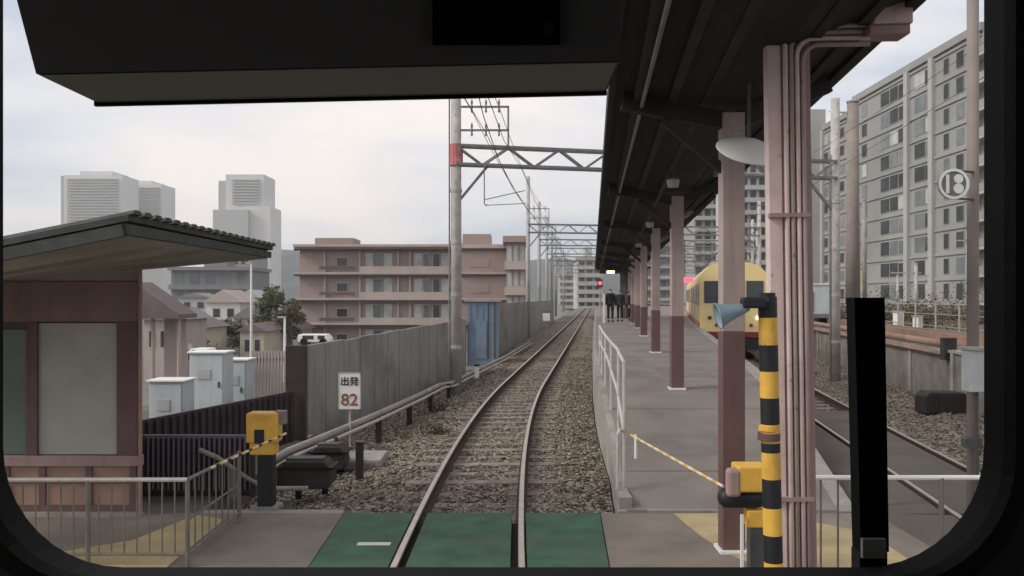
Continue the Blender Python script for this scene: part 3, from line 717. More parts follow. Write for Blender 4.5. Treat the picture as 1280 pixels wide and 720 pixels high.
# dark brown sheet fence in front of the cabinets
t = thing('brown_sheet_fence', 'low dark brown sheet fence sloping up behind the left gate machine', 'fence', (-4.8,11,-.1))
MB().add([(-4.95,10.6,-.1),(-4.95,10.6,.78),(-3.72,14.3,.80),(-3.72,14.3,-.1),(-4.90,10.6,-.1),(-4.90,10.6,.78),(-3.67,14.3,.80),(-3.67,14.3,-.1)],[(0,1,2,3),(7,6,5,4),(1,5,6,2),(0,3,7,4),(0,4,5,1),(3,2,6,7)]).build('sheet', 'brownfence', t)
m = MB()
for k in range(26):
    u = k/26; m.bar((-4.88+u*1.23,10.6+3.7*u,-.1),(-4.88+u*1.23,10.6+3.7*u,.76),.03)
m.build('corrugation', 'brownfence', t)
a,b = at(357,432,14.35), at(382,545,14.35)
MB().box(a.x,b.x,14.34,14.5,-.2,a.z).build('end_panel', 'brownfence', t, bevel=.01)
t = thing('slat_fence', 'short dark slatted fence with a pale top bar behind the left railing', 'fence', (-4.2,10.35,-.05))
a,b = at(178,545,10.3), at(316,545,10.3)
MB().bar((a.x,10.3,a.z),(b.x,10.3,a.z),.04,.03).build('top_bar', 'purple', t)
MB().bar((a.x,10.3,.02),(b.x,10.3,.02),.03).build('bottom_bar', 'brownfence', t)
m = MB(); k = a.x+.06
while k < b.x: m.box(k,k+.018,10.29,10.31,.02,a.z-.02); k += .062
m.build('slats', 'purple', t)
for x in (a.x,b.x): MB().box(x-.025,x+.025,10.27,10.33,-.05,a.z+.01).build('post', 'brownfence', t)
MB().box(a.x,b.x,10.36,10.39,-.05,a.z-.04).build('backing_sheet', 'brownfence', t)

def cabinet(px0, px1, pt, Y, label, z0=-.05):
    a,b = at(px0,pt,Y), at(px1,pt,Y)
    t = thing('utility_cabinet', label, 'cabinet', ((a.x+b.x)/2,Y,z0), 'pale cabinets behind the brown fence')
    MB().box(a.x,b.x,Y-.2,Y+.25,z0,a.z).build('body', 'cabinet', t, bevel=.012)
    MB().box(a.x-.03,b.x+.03,Y-.24,Y+.28,a.z+.001,a.z+.035).build('lid', 'white', t, bevel=.008)
    w_ = b.x-a.x
    MB().box(a.x+.04,b.x-.04,Y-.215,Y-.203,z0+.1,a.z-.05).build('door', 'cabinet', t, bevel=.004)
    MB().box(a.x+w_*.25,a.x+w_*.6,Y-.228,Y-.217,a.z-.45,a.z-.28).build('plate', 'frame', t)
    MB().box(b.x-.12,b.x-.09,Y-.235,Y-.217,a.z-.6,a.z-.5).build('handle', 'steeldark', t)
cabinet(193,236,476,13.6,'low pale blue cabinet nearest the mauve hut')
cabinet(242,286,441,15.2,'tallest pale blue cabinet, middle of the three behind the brown fence')
cabinet(287,313,450,16.2,'narrow pale lilac cabinet beside the white picket fence')
t = thing('picket_fence', 'white picket fence between the cabinets and the dark brown end panel', 'fence', (-5.1,17,-.05))
for px in range(316,358,4):
    a = at(px,438,17.0); MB().box(a.x-.02,a.x+.02,16.98,17.02,-.05,1.30).build('picket', 'ledge', t)
a,b = at(262,0,17), at(358,0,17)
MB().box(a.x,b.x,17.025,17.05,1.10,1.15).build('upper_rail', 'brownfence', t); MB().box(a.x,b.x,17.025,17.05,.1,.15).build('lower_rail', 'brownfence', t)
# departure sign
def sign():
    Y = 14.0
    a,b = at(423.5,466,Y), at(450.5,511,Y); c = (a.x+b.x)/2
    t = thing('departure_sign', 'small white board with black letters above red numerals, by the panel fence', 'sign', (c,Y,-.15))
    MB().box(a.x,b.x,Y-.012,Y+.012,b.z,a.z).build('board', 'white', t, bevel=.003)
    MB().tube([(c,Y+.03,-.2),(c,Y+.03,a.z-.1)], .018).build('post', 'rail_paint', t)
    w_ = b.x-a.x; h_ = a.z-b.z
    fr = MB(); 
    for x0,x1,z0,z1 in ((a.x-.008,a.x+.006,b.z,a.z),(b.x-.006,b.x+.008,b.z,a.z),(a.x,b.x,a.z-.006,a.z+.008),(a.x,b.x,b.z-.008,b.z+.006)): fr.box(x0,x1,Y-.018,Y-.013,z0,z1)
    fr.build('border', 'frame', t)
    text_mesh('出発', w_*.43, (c,Y-.018,a.z-h_*.25), 'ink', 'lettering', t)
    text_mesh('82', h_*.46, (c,Y-.018,b.z+h_*.24), 'rust_ink', 'numerals', t, sx=1.05)
sign()
# cable trough pipe on stub posts
t = thing('cable_pipe', 'long pale pipe carried on short dark stubs along the foot of the panel fence', 'pipe', (-3,13,-.2))
pts = [(-3.45,11.6,.05),(-3.25,12.3,.14),(-2.95,13.1,.2),(-2.5,15.2,.24),(-2.05,18.3,.24),(-1.80,21,.20),(-1.62,22.2,.12),(-1.2,26,.08),(-.3,33,.05),(.9,44,.05)]
MB().tube(pts, .055, 10).build('pipe', 'concrete', t, smooth=True)
MB().tube([(p[0]+.12,p[1],p[2]-.06) for p in pts], .03, 8).build('lower_pipe', 'ledge', t, smooth=True)
for p in ((-2.90,13.3),(-2.5,15.2),(-2.2,17.3),(-1.95,19.2),(-1.72,21.6)):
    MB().box(p[0]+.06,p[0]+.16,p[1]-.05,p[1]+.05,-.3,.18).build('stub', 'under', t)
def bond(px0, px1, py1, py0, Y, label):
    a,b = at(px0,py0,Y), at(px1,py1,Y); w_ = b.x-a.x; h_ = a.z-b.z
    t = thing('trackside_transformer', label, 'transformer', ((a.x+b.x)/2,Y,b.z), 'black transformers by the left gate')
    pr = [(a.x,b.z+.05),(a.x+.05,b.z),(b.x-.06,b.z),(b.x,b.z+.07),(b.x-.03,a.z-.07),(b.x-.10,a.z),(a.x+.1,a.z),(a.x+.02,a.z-.06)]
    MB().prism_y(pr, Y-.18, Y+.2).build('case', 'under', t, bevel=.02)
    MB().box(a.x-.02,b.x+.02,Y-.2,Y+.22,a.z-.10,a.z-.07).build('flange', 'rubber', t, bevel=.005)
    MB().box(a.x+.1,b.x-.12,Y-.1,Y+.1,a.z+.001,a.z+.03).build('lid', 'steeldark', t)
    MB().box(a.x+w_*.35,a.x+w_*.45,Y-.2,Y-.12,b.z-.12,b.z+.05).build('leg', 'rubber', t)
    MB().box(a.x+w_*.75,a.x+w_*.85,Y+.05,Y+.12,b.z-.12,b.z+.05).build('leg', 'rubber', t)
    return t
bond(350,418,608,574,10.9,'nearer and wider black transformer case beside the left gate post')
bond(390,435,585,556,12.6,'smaller black transformer case just behind the wide one')
t = thing('spread_concrete_slab', 'pale concrete slab lying on the ballast under the departure sign', 'slab', (-2.4,13.2,-.2))
a,b = at(400,557,12.9), at(478,565,12.9)
MB().box(a.x,b.x,12.7,13.5,-.25,-.06).build('slab', 'concrete', t, bevel=.02)
m = MB(); m.box(a.x+.1,b.x-.1,12.66,12.70,-.2,-.1); m.build('edge_strip', 'concrete_dark', t)
t = thing('cable_stub', 'black cable stub standing out of the ballast right of the transformers', 'stub', (-2.2,12.0,-.2))
a,b = at(445,553,12), at(454,585,12)
MB().box(a.x,b.x,11.95,12.05,-.3,a.z).build('stub_post', 'under', t, bevel=.008); MB().box(a.x-.01,b.x+.01,11.94,12.06,a.z+.001,a.z+.02).build('stub_cap', 'steeldark', t)
# white pipes lying behind left railing
t = thing('loose_pipe', 'pale bent pipe lying diagonally behind the left gate post', 'pipe', (-3.3,10.3,0))
MB().tube([(-3.75,10.15,.55),(-3.55,10.2,.45),(-3.25,10.25,.22),(-3.0,10.3,.05),(-2.5,10.4,.03)], .03, 8).build('pipe_run', 'concrete', t, smooth=True)
MB().box(-3.4,-3.3,10.2,10.3,-.05,.3).build('support', 'concrete_dark', t)

# blue sheet shed
def blue_shed():
    Y = 33; a,b = at(584,377,Y), at(626,448,Y)
    t = thing('blue_shed', 'narrow blue-grey sheet metal shed between the two panel fences', 'shed', (a.x,Y,-.2))
    MB().box(a.x,b.x-.1,Y,Y+1.6,-.3,a.z).build('wall', 'blue', t)
    for i in range(5):
        x = a.x+.08+i*.24; MB().box(x,x+.05,Y-.03,Y-.001,0,a.z-.05).build('rib', 'steeldark' if i > 2 else 'blue', t)
    MB().box(a.x-.1,b.x+.02,Y-.1,Y+1.7,a.z+.001,a.z+.10).build('roof', 'mauve_light', t)
    MB().box(a.x+.35,a.x+.75,Y-.045,Y-.032,0,1.5).build('door', 'blue', t)
    MB().box(a.x-.5,a.x-.05,Y-.2,Y+.2,-.3,1.5).build('side_store', 'steeldark', t)
blue_shed()
# small trackside marker boxes
def small_box(px, py, Y, w_, h_, label, mt='white'):
    a = at(px,py,Y); t = thing('trackside_box', label, 'box', (a.x,Y,-.25))
    MB().box(a.x-w_/2,a.x+w_/2,Y-.1,Y+.1,a.z-h_/2,a.z+h_/2).build('case', mt, t, bevel=.01)
    MB().box(a.x-w_/2-.02,a.x+w_/2+.02,Y-.12,Y+.12,a.z+h_/2+.001,a.z+h_/2+.05).build('hood', 'under', t)
    MB().tube([(a.x,Y,-.4),(a.x,Y,a.z-h_/2)], .03).build('stem', 'steel', t)
small_box(683,396,50,.42,.5,'small white trackside box with a black hood beside the distant poles')
small_box(596,465,24.5,.12,.35,'low pale marker stump beside the second panel of track, near the lattice mast')

# ------------------------------------------------------------------ overhead line
def gantry(Yl, Xl, Yr, Xr, zb, zt, label, near=False, topframe=True, poleh=None):
    t = thing('catenary_gantry', label, 'gantry', (Xl,Yl,-.2), 'overhead line gantries across the tracks')
    ph = poleh or zt+3.2; pr = .155
    for X,Y,h_ in ((Xl,Yl,ph),(Xr,Yr,zt+1.9)):
        p = MB().tube([(X,Y,-.3),(X,Y,h_)], [pr,pr*.82], 14).build('pole', 'palepole' , t, smooth=True)
        s = sub(p)
        if near:
            m = MB()
            z = 1.2
            while z < h_: m.box(X-.19,X-.165,Y-.02,Y+.02,z,z+.02); m.box(X-.01,X+.01,Y-.23,Y-.15,z+.2,z+.22); z += .45
            m.build('step_bolts', 'ltsteel', s)
            for z in (1.0,2.4,3.8,5.2): MB().tube([(X,Y,z),(X,Y,z+.09)], pr*.99+.006, 14).build('band', 'steel', s)
            MB().tube([(X-.18,Y-.05,-.1),(X-.18,Y-.05,h_*.8)], .022).build('riser_cable', 'ltsteel', s)
    A = Vector((Xl,Yl,0)); B = Vector((Xr,Yr,0)); D = B-A; n = int(D.length/ (1.3))
    ch = MB(); 
    for z in (zb,zt):
        for o in (-.15,.15): ch.bar(A+Vector((0,o,z)), B+Vector((0,o,z)), .07 if near else .09)
    ch.build('chord', 'ltsteel', t)
    wb = MB()
    for i in range(n):
        p = A+D*i/n; q = A+D*(i+.5)/n; r = A+D*(i+1)/n
        for o in (-.15,.15):
            wb.bar(p+Vector((0,o,zt)), q+Vector((0,o,zb)), .04); wb.bar(q+Vector((0,o,zb)), r+Vector((0,o,zt)), .04)
    wb.build('lattice', 'ltsteel', t)
    k = MB(); k.bar((Xl+.1,Yl,zb-.95),(Xl+.85,Yl+.2,zb),.07); k.bar((Xr-.1,Yr,zb-.95),(Xr-.95,Yr-.2,zb),.07); k.build('knee_brace', 'ltsteel', t)
    if near: MB().tube([(Xl,Yl,zb-.04),(Xl,Yl,zt+.04)], pr+.03, 14).build('red_collar', 'redpaint', t)
    if topframe:
        f = MB(); X2 = Xl+1.4
        f.bar((Xl,Yl,zt+1.05),(X2,Yl,zt+1.05),.05); f.bar((Xl,Yl,zt+.42),(X2,Yl,zt+.42),.05); f.bar((X2,Yl,zt),(X2,Yl,zt+1.07),.05)
        f.build('feeder_frame', 'ltsteel', t)
        for x in (.42,.8,1.15):
            for z in (1.05,.42): MB().lathe([(.015,-.16),(.035,-.12),(.02,-.06),(.04,0),(.02,.06),(.035,.12),(.012,.2)], (Xl+x,Yl,zt+z), 8).build('insulator', 'ltsteel', t)
    # registration arms over both tracks
    for fc in (cx, cx2):
        Y = Yl if fc is cx else Yr
        x = fc(Y); m = MB(); m.tube([(x-1.0,Y,zb),(x-1.0,Y,4.9),(x-.9,Y,4.85)], .018, 6); m.tube([(x-1.0,Y,5.0),(x+.1,Y,5.25)], .014, 6); m.tube([(x-1.0,Y,4.85),(x+.1,Y,4.9)], .012, 6)
        m.build('registration_arm', 'ltsteel', t)
mat('redpaint', (.45,.12,.13), .6, var=.3, scale=6, stain=(.5,.4,.4), stain_amt=.6); M['redpaint'] = MC['redpaint']
M['palepole'] = mat('pale_concrete_pole', (.42,.40,.38), .85, var=.15, scale=4, stain=(.3,.28,.26), stain_amt=.6)
M['browngrey'] = mat('brown_grey_pole', (.24,.205,.19), .85, var=.15, scale=2)
gantry(22.8,-1.5,25.5,9.72,5.95,6.45,'nearest gantry, its left pole ringed with a red collar',True)
GY = [57,88,120,155]
gantry(57,1.08,60,17.5,6.75,7.3,'second gantry along the line, beyond the grey panel fence')
gantry(72,2.3,74,21,6.8,7.3,'portal between the second and third gantries, beside the panel fence')
gantry(104,4.9,106,30,6.9,7.4,'far portal between the third and fourth gantries')
gantry(88,3.6,90,26,6.9,7.5,'third gantry along the line, beside the distant hills')
gantry(120,6.2,122,34,6.9,7.5,'fourth gantry, small in the distance above the track')
gantry(155,9.4,157,42,6.9,7.5,'farthest gantry, nearly hidden at the vanishing point')
def wires():
    spans = [-20,22.8,57,88,120,155,200]
    for fc,nm,wr in ((cx,'contact and support wires over the track ahead',.007),(cx2,'contact and support wires over the cream train',.004)):
        t = thing('overhead_wire', nm, 'overhead wire', (fc(22.8),22.8,5))
        MB().tube([(fc(y),y,4.95) for y in frange(-20,200,4)], wr, 5).build('contact_wire', 'wire', t)
        pts = []
        for a,b in zip(spans,spans[1:]):
            for k in range(8):
                u = k/8; y = a+(b-a)*u; pts.append((fc(y),y,5.85-.6*4*u*(1-u)))
        MB().tube(pts, wr, 5).build('messenger_wire', 'wire', t)
        m = MB()
        for a,b in zip(spans[1:],spans[2:]):
            for k in range(1,8):
                u = k/8; y = a+(b-a)*u; m.tube([(fc(y),y,4.95),(fc(y),y,5.85-.6*4*u*(1-u))], .003, 4)
        m.build('droppers', 'wire', t)
    for j,(o,z,lb) in enumerate(((.42,7.4,'feeder wire nearest the gantry poles, upper'),(1.15,7.5,'feeder wire on the outer end of the gantry frames'),(.8,6.8,'lower feeder wire running through the gantry frames'))):
        P = [(-4.2,-20),(-1.5,22.8),(1.08,57),(3.6,88),(6.2,120),(9.4,155)]; pts = []
        for (a,b),(c,d) in zip(P,P[1:]):
            for k in range(8):
                u = k/8; zz = z+(.85*(b+(d-b)*u-22.8)/34 if 22.8 <= b+(d-b)*u <= 57 else (.85 if b >= 57 else 0)); pts.append((a+(c-a)*u+o, b+(d-b)*u, zz-.5*4*u*(1-u)))
        tag(MB().tube(pts, .009, 5).build('feeder_wire', 'wire'), lb, 'overhead wire')
wires()

# ------------------------------------------------------------------ cream train
def train():
    Yf = 34.5; X = cx2(Yf)-.28; a = math.atan(.19)
    t = thing('commuter_train', 'cream commuter train standing at the far side of the platform with a headlight lit', 'train', (X,Yf,0))
    Wd = 1.34
    Rm = Matrix.Rotation(-a,3,'Z')
    def tr(p): v = Rm@Vector((p[0],p[1],0)); return (X+v.x, Yf+v.y, p[2])
    def B(m): m.v = [tr(v) for v in m.v]; return m
    for ci in range(2):
        o = ci*18.4
        prof = [(-Wd,.75),(-Wd,3.1),(-Wd*.97,3.35),(-Wd*.80,3.62),(-Wd*.45,3.80),(0,3.87),(Wd*.45,3.80),(Wd*.80,3.62),(Wd*.97,3.35),(Wd,3.1),(Wd,.75)]
        secs = [[(x*.98,o+.0,z) for x,z in prof],[(x,o+.06,z) for x,z in prof],[(x,o+17.9,z) for x,z in prof]]
        bd = B(MB().loft(secs)).build('car_body', 'cream', t); s = sub(bd)
        B(MB().box(-Wd+.1,Wd-.1,o+.4,o+17.6,.25,.75)).build('underframe', 'under', s)
        B(MB().box(-Wd-.005,Wd+.005,o+.065,o+17.88,.76,1.35)).build('skirt_stripe', 'redorange', s)
        for k in range(10):
            y = o+1.0+k*1.68
            if k%3 == 1: B(MB().box(-Wd-.006,Wd+.006,y,y+1.25,1.05,2.95)).build('door', 'ledge', s)
            else: B(MB().box(-Wd-.008,Wd+.008,y,y+1.2,2.05,2.95)).build('side_window', 'windark', s)
        for y in (2.5,14.5):
            for sx in (-.5,.5):
                for dy in (-1,1): B(MB().lathe([(.43,-.06),(.43,.06)], (sx*1.13,o+y+dy,.43), 18, 'X')).build('wheel', 'railside', s)
        B(MB().box(-.6,.6,o+6,o+9,3.86,4.1)).build('roof_unit', 'steel', s)
    y = -.012
    B(MB().box(-1.17,-.50,y-.02,y,2.15,3.05)).build('cab_window', 'windark', t); B(MB().box(.50,1.17,y-.02,y,2.15,3.05)).build('cab_window', 'windark', t)
    B(MB().box(-.40,.40,y-.03,y-.001,.99,3.12)).build('end_door', 'cream', t); B(MB().box(-.27,.27,y-.045,y-.031,2.15,2.95)).build('door_window', 'windark', t)
    B(MB().box(-.35,.35,y-.03,y-.001,3.25,3.5)).build('destination_blind', 'windark', t)
    for x in (-.95,.95):
        B(MB().lathe([(.08,-.03),(.08,.0),(.05,.01)], (x,y-.03,1.55), 14, 'Y')).build('headlight', 'trainlamp' if x > 0 else 'windark', t)
        B(MB().lathe([(.07,-.02),(.07,.0)], (x*.72,y-.02,1.25), 12, 'Y')).build('tail_lamp', 'maroon', t)
    B(MB().box(-1.3,1.3,y-.02,y-.001,.76,.98)).build('front_stripe', 'maroon', t)
    B(MB().box(-.15,.15,y-.45,y,.65,.9)).build('coupler', 'under', t)
    B(MB().box(-1.15,1.15,y-.03,y+.3,.25,.7)).build('snowplough', 'under', t)
    B(MB().tube([(-.9,8,3.87),(0,8.6,4.9),(.9,8,3.87)], .03, 6)).build('pantograph', 'steeldark', t)
train()

# ------------------------------------------------------------------ people at the far platform
def person(x, y, rz, label, coat, h=1.7, lean=0, bag=False):
    z0 = pz(y)+.02; s = h/1.7
    t = bpy.data.objects.new('person', bpy.data.meshes.new('person'))
    def skin(name, V, E, rad, m, parent, root=0):
        me = bpy.data.meshes.new(name); me.from_pydata([Vector(v)*s for v in V], E, [])
        o = bpy.data.objects.new(name, me); C.objects.link(o)
        sm = o.modifiers.new('skin','SKIN'); sm.use_smooth_shade = True
        for i,r in enumerate(rad): 
            q = me.skin_vertices[0].data[i]; rr_ = (r,r) if not isinstance(r,tuple) else r; q.radius = (rr_[0]*s, rr_[1]*s); q.use_root = (i == root)
        sb = o.modifiers.new('sub','SUBSURF'); sb.levels = 1; sb.render_levels = 1
        me.materials.append(M[m])
        if parent: o.parent = parent
        return o
    V = [(0,0,.95),(0,0,1.15),(0,.0,1.38),(0,.01,1.46),(0,-.01,1.54),(0,-.02,1.62),
         (-.10,0,.90),(-.11,-.01,.50),(-.11,.02,.09),(-.11,-.12,.04),
         (.10,0,.90),(.11,-.01,.50),(.11,.02,.09),(.11,-.12,.04),
         (-.19,0,1.38),(-.23,.02,1.10),(-.24,-.05,.86),(-.24,-.07,.80),
         (.19,0,1.38),(.23,.02,1.10),(.24,-.05,.86),(.24,-.07,.80)]
    E = [(0,1),(1,2),(2,3),(3,4),(4,5),(0,6),(6,7),(7,8),(8,9),(0,10),(10,11),(11,12),(12,13),(2,14),(14,15),(15,16),(16,17),(2,18),(18,19),(19,20),(20,21)]
    rad = [(.14,.10),(.13,.09),(.15,.09),.05,.085,.075,.085,.058,.042,.03,.085,.058,.042,.03,.055,.04,.028,.03,.055,.04,.028,.03]
    for w_,sx in ((17,-1),(21,1)):
        wx,wy,wz = V[w_]
        for k,(dy,ln) in enumerate(((-.03,.07),(-.012,.08),(.008,.075),(.028,.06))):
            i = len(V); V.append((wx+sx*.004,wy+dy,wz-.03)); V.append((wx-sx*.005,wy+dy-.004,wz-.03-ln*.6)); V.append((wx-sx*.018,wy+dy-.008,wz-.03-ln)); E += [(w_,i),(i,i+1),(i+1,i+2)]; rad += [.009,.008,.007]
        i = len(V); V.append((wx-sx*.01,wy-.045,wz-.01)); V.append((wx-sx*.02,wy-.06,wz-.045)); E += [(w_,i),(i,i+1)]; rad += [.01,.008]
    body = skin('person', V, E, rad, 'skin', None)
    body.location = (x,y,z0); body.rotation_euler = (R(lean),0,rz)
    tag(body, label, 'person')
    skin('trousers', [V[0],V[6],V[7],(-.11,.02,.12),V[10],V[11],(.11,.02,.12)], [(0,1),(1,2),(2,3),(0,4),(4,5),(5,6)], [(.16,.12),.105,.078,.065,.105,.078,.065], 'trousers', body)
    skin('coat', [(0,0,.80),(0,0,1.0),(0,0,1.2),(0,0,1.40),V[14],V[15],V[16],V[18],V[19],V[20],(0,.01,1.47)], [(0,1),(1,2),(2,3),(3,4),(4,5),(5,6),(3,7),(7,8),(8,9),(3,10)], [(.20,.15),(.19,.14),(.19,.135),(.17,.13),.095,.07,.055,.095,.07,.055,.075], coat, body)
    skin('hair', [(0,.03,1.54),(0,.025,1.62),(0,.0,1.665)], [(0,1),(1,2)], [.085,.092,.07], 'hair', body)
    for sx in (-1,1): skin('shoe', [(sx*.11,.05,.04),(sx*.11,-.05,.04),(sx*.11,-.15,.03)], [(0,1),(1,2)], [.065,.065,.05], 'rubber', body)
    nv = MB().lathe([(.012,-.02),(.016,-.005),(.006,.02)], (0,-.10*s,1.585*s), 8).build('nose', 'skin', body)
    if bag:
        b = MB().box(-.16,.16,.16,.32,1.0,1.42).build('backpack', 'coat3', body, bevel=.04)
Yp = 44
person(at(763,0,Yp).x, Yp, R(10), 'person in a long black coat, left of the group waiting at the platform edge', 'coat', 1.72)
person(at(775,0,Yp+1).x, Yp+1, R(-25), 'person in a navy coat waiting beside the one in black', 'coat2', 1.66, bag=True)
person(at(786,0,Yp+2.5).x, Yp+2.5, R(70), 'person in a brown coat standing nearest the dark kiosk', 'coat3', 1.62)
t = thing('platform_kiosk', 'dark brown kiosk under the far end of the canopy behind the waiting people', 'kiosk', (7.1,50,1.1))
MB().box(6.75,8.0,50,53,1.1,4.1).build('wall', 'brownfence', t); MB().box(6.85,7.9,49.97,49.995,1.9,3.2).build('shutter', 'mauve', t); MB().box(6.6,8.2,49.8,53.2,4.101,4.2).build('roof', 'rafter', t)
t = thing('platform_sign', 'small lit sign hanging below the far end of the canopy', 'sign', tuple(at(761,341,46)))
c = at(761,341,46); MB().box(c.x-.5,c.x+.5,c.y-.06,c.y+.06,c.z-.05,c.z+.35).build('case', 'coat2', t, bevel=.02); MB().box(c.x-.12,c.x+.30,c.y-.075,c.y-.061,c.z-.02,c.z+.10).build('lit_face', 'lamp', t); MB().tube([(c.x,c.y,c.z+.35),(c.x,c.y,4.3)], .02).build('hanger', 'steeldark', t)
t = thing('signal_lamp', 'red signal light on a pole at the end of the platform', 'signal', tuple(at(750,354,62)))
c = at(750,354,62); MB().box(c.x-.2,c.x+.2,c.y,c.y+.15,c.z-.3,c.z+.3).build('backboard', 'brownfence', t, bevel=.03); MB().lathe([(.14,0),(.14,-.05),(.1,-.06)], (c.x,c.y-.01,c.z), 14, 'Y').build('red_lens', 'redlamp', t); MB().tube([(c.x,c.y+.08,-.2),(c.x,c.y+.08,c.z-.3)], .05).build('mast', 'steel', t)
t = thing('hanging_sign', 'small red sign hanging over the right side of the platform', 'sign', tuple(at(852,352,30)))
c = at(856,350,30); MB().box(c.x-.30,c.x+.30,c.y-.04,c.y+.04,c.z-.09,c.z+.09).build('panel', 'redlamp', t, bevel=.01); MB().tube([(c.x,c.y,c.z+.1),(c.x,c.y,4.4)], .015).build('hanger', 'steeldark', t)
t = thing('edge_marker', 'white marker post at the platform edge beside the waiting people', 'post', (at(755,0,42).x,42,1.1))
x = at(755,0,42).x; MB().box(x-.05,x+.05,41.95,42.05,1.1,2.6).build('shaft', 'white', t); MB().box(x-.07,x+.07,41.93,42.07,2.601,2.66).build('cap', 'steel', t)

# ------------------------------------------------------------------ right side: retaining wall, pipe, equipment
t = thing('retaining_wall', 'low stained concrete wall beyond the second track', 'wall', (rwallX(10),10,-.1))
ysq = frange(8,90,2)
MB().loft([[(rwallX(y),y,-.3),(rwallX(y),y,1.12),(rwallX(y)+.25,y,1.12),(rwallX(y)+.25,y,-.3)] for y in ysq]).build('wall_face', 'concrete_dark', t)
MB().loft([[(rwallX(y)-.06,y,1.121),(rwallX(y)-.06,y,1.18),(rwallX(y)+.3,y,1.18),(rwallX(y)+.3,y,1.121)] for y in ysq]).build('coping', 'concrete', t)
for y in frange(10,60,3): MB().box(rwallX(y)-.05,rwallX(y)-.002,y,y+.12,-.2,1.12).build('buttress', 'concrete', t)
t = thing('rusty_pipeline', 'rust-brown pipe running along the top of the right retaining wall', 'pipe', (rwallX(12),12,1.2))
MB().tube([(rwallX(y)-.02,y,1.30) for y in frange(19.5,90,3)], .09, 10).build('pipe', 'rustpipe', t, smooth=True)
MB().tube([(rwallX(y)-.10,y,1.08) for y in frange(19.5,90,3)], .045, 8).build('lower_pipe', 'rustpipe', t, smooth=True)
MB().box(rwallX(19.5)-.16,rwallX(19.5)+.12,19.3,19.5,.95,1.45).build('end_bracket', 'under', t)
V = []
ysr = frange(8,100,3); xo = [.25,1.5,4,8,14,22,34,60,120,400]
Fc = []
for y in ysr+[130,180,300,600]:
    for k in xo: V.append((rwallX(min(y,100))+k, y, 1.08+.25*noise.noise(Vector((k*.3,y*.2,0)))))
n = len(xo); Fc = [(j*n+i,j*n+i+1,(j+1)*n+i+1,(j+1)*n+i) for j in range(len(ysr)+3) for i in range(n-1)]
struct(MB().add(V,Fc).build('embankment', 'dirt'))
struct(MB().prism([(6.9,-5),(9.5,-5),(400,-5),(400,8),(9.5,8),(8.4,8)], -.4, -.1).build('yard', 'yard'))
t = thing('cable_case', 'long black covered case on the ballast before the right concrete wall', 'case', (9.2,18,-.1))
a,b = at(1151,489,18), at(1207,516,18)
MB().prism_y([(a.x,-.08),(b.x,-.08),(b.x,a.z-.12),(b.x-.1,a.z-.02),(a.x+.12,a.z),(a.x,a.z-.1)], 17.8, 18.3).build('cover', 'under', t, bevel=.03)
MB().box(a.x+.18,a.x+.26,17.78,17.8,-.05,a.z-.05).build('strap', 'rafter', t); MB().box(b.x-.3,b.x-.22,17.78,17.8,-.05,a.z-.07).build('strap', 'rafter', t)
def right_pole():
    Y = 9.3; x = at(1216,0,Y).x
    t = thing('utility_pole', 'tall grey pole at the right window edge carrying a grey switch box', 'pole', (x,Y,-.1))
    MB().tube([(x,Y,-.1),(x,Y,6.5)], .06, 12).build('shaft', 'browngrey', t, smooth=True)
    a,b = at(1197,436,Y), at(1236,487,Y)
    MB().box(a.x,b.x,Y-.28,Y-.07,b.z,a.z).build('switch_box', 'cabinet', t, bevel=.01); MB().box(a.x-.03,b.x+.03,Y-.31,Y-.05,a.z+.001,a.z+.03).build('box_lid', 'steel', t)
    MB().tube([(x-.05,Y-.15,.1),(x-.05,Y-.15,b.z)], .02).build('cable_riser', 'steeldark', t)
    MB().box(x-.16,x+.02,Y-.16,Y-.06,.75,.85).build('bracket', 'steeldark', t)
right_pole()
def round_glare():  # stands in for a white glare; sign shape and figures are added
    Y = 9.1; c = at(1192,230,Y)
    t = thing('round_glare', 'white glare shaped as a round sign with guessed marks, bracketed to the grey pole on the right', 'sign', tuple(c))
    MB().lathe([(.165,0),(.165,.02)], (c.x,c.y,c.z), 28, 'Y').build('disc', 'grey3', t)
    m = MB()
    n = 28; ri, ro = .135, .165
    m.loft([[(c.x+r*math.cos(2*math.pi*k/n), Y-o, c.z+r*math.sin(2*math.pi*k/n)) for r,o in ((ri,.004),(ro,.004),(ro,.012),(ri,.012))] for k in range(n+1)], cap=False)
    m.build('rim', 'white', t)
    m2 = MB(); m2.lathe([(.055,-.010),(.055,-.004)], (c.x+.05,c.y,c.z-.05), 16, 'Y'); m2.lathe([(.05,-.010),(.05,-.004)], (c.x+.05,c.y,c.z+.055), 16, 'Y'); m2.box(c.x-.085,c.x-.05,Y-.010,Y-.004,c.z-.10,c.z+.10)
    m2.build('figures', 'white', t)  # guessed white marks inside the glare shape
    a = at(1216,0,9.3)
    for z in (c.z+.15,c.z-.15): MB().bar((c.x,Y+.03,z),(a.x,9.26,z),.02).build('bracket', 'steeldark', t)
round_glare()
def slim_pole(px, pt, pb, Y, wpx, label, mt='concrete', arm=None):
    a,b = at(px,pt,Y), at(px,pb,Y); r = wpx*Y/F/2
    t = thing('utility_pole', label, 'pole', (b.x,Y,b.z), 'poles along the right side of the line')
    MB().tube([(b.x,Y,b.z-.3),(a.x,Y,a.z)], [r*1.1,r*.85], 10).build('shaft', mt, t, smooth=True)
    MB().tube([(a.x,Y,a.z),(a.x,Y,a.z+.08)], r*1.0, 10).build('cap', 'steel', t)
    if arm:
        m = MB(); m.bar((a.x-arm,Y,a.z-.5),(a.x+arm*.2,Y,a.z-.5),.08); m.build('crossarm', 'steel', t)
slim_pole(1066,128,372,42,16,'thick brownish pole standing right behind the pale right gantry pole','browngrey',1.0)
slim_pole(1145,330,405,48,5,'thin pale pole before the middle of the tall grey apartments','steel',1.4)
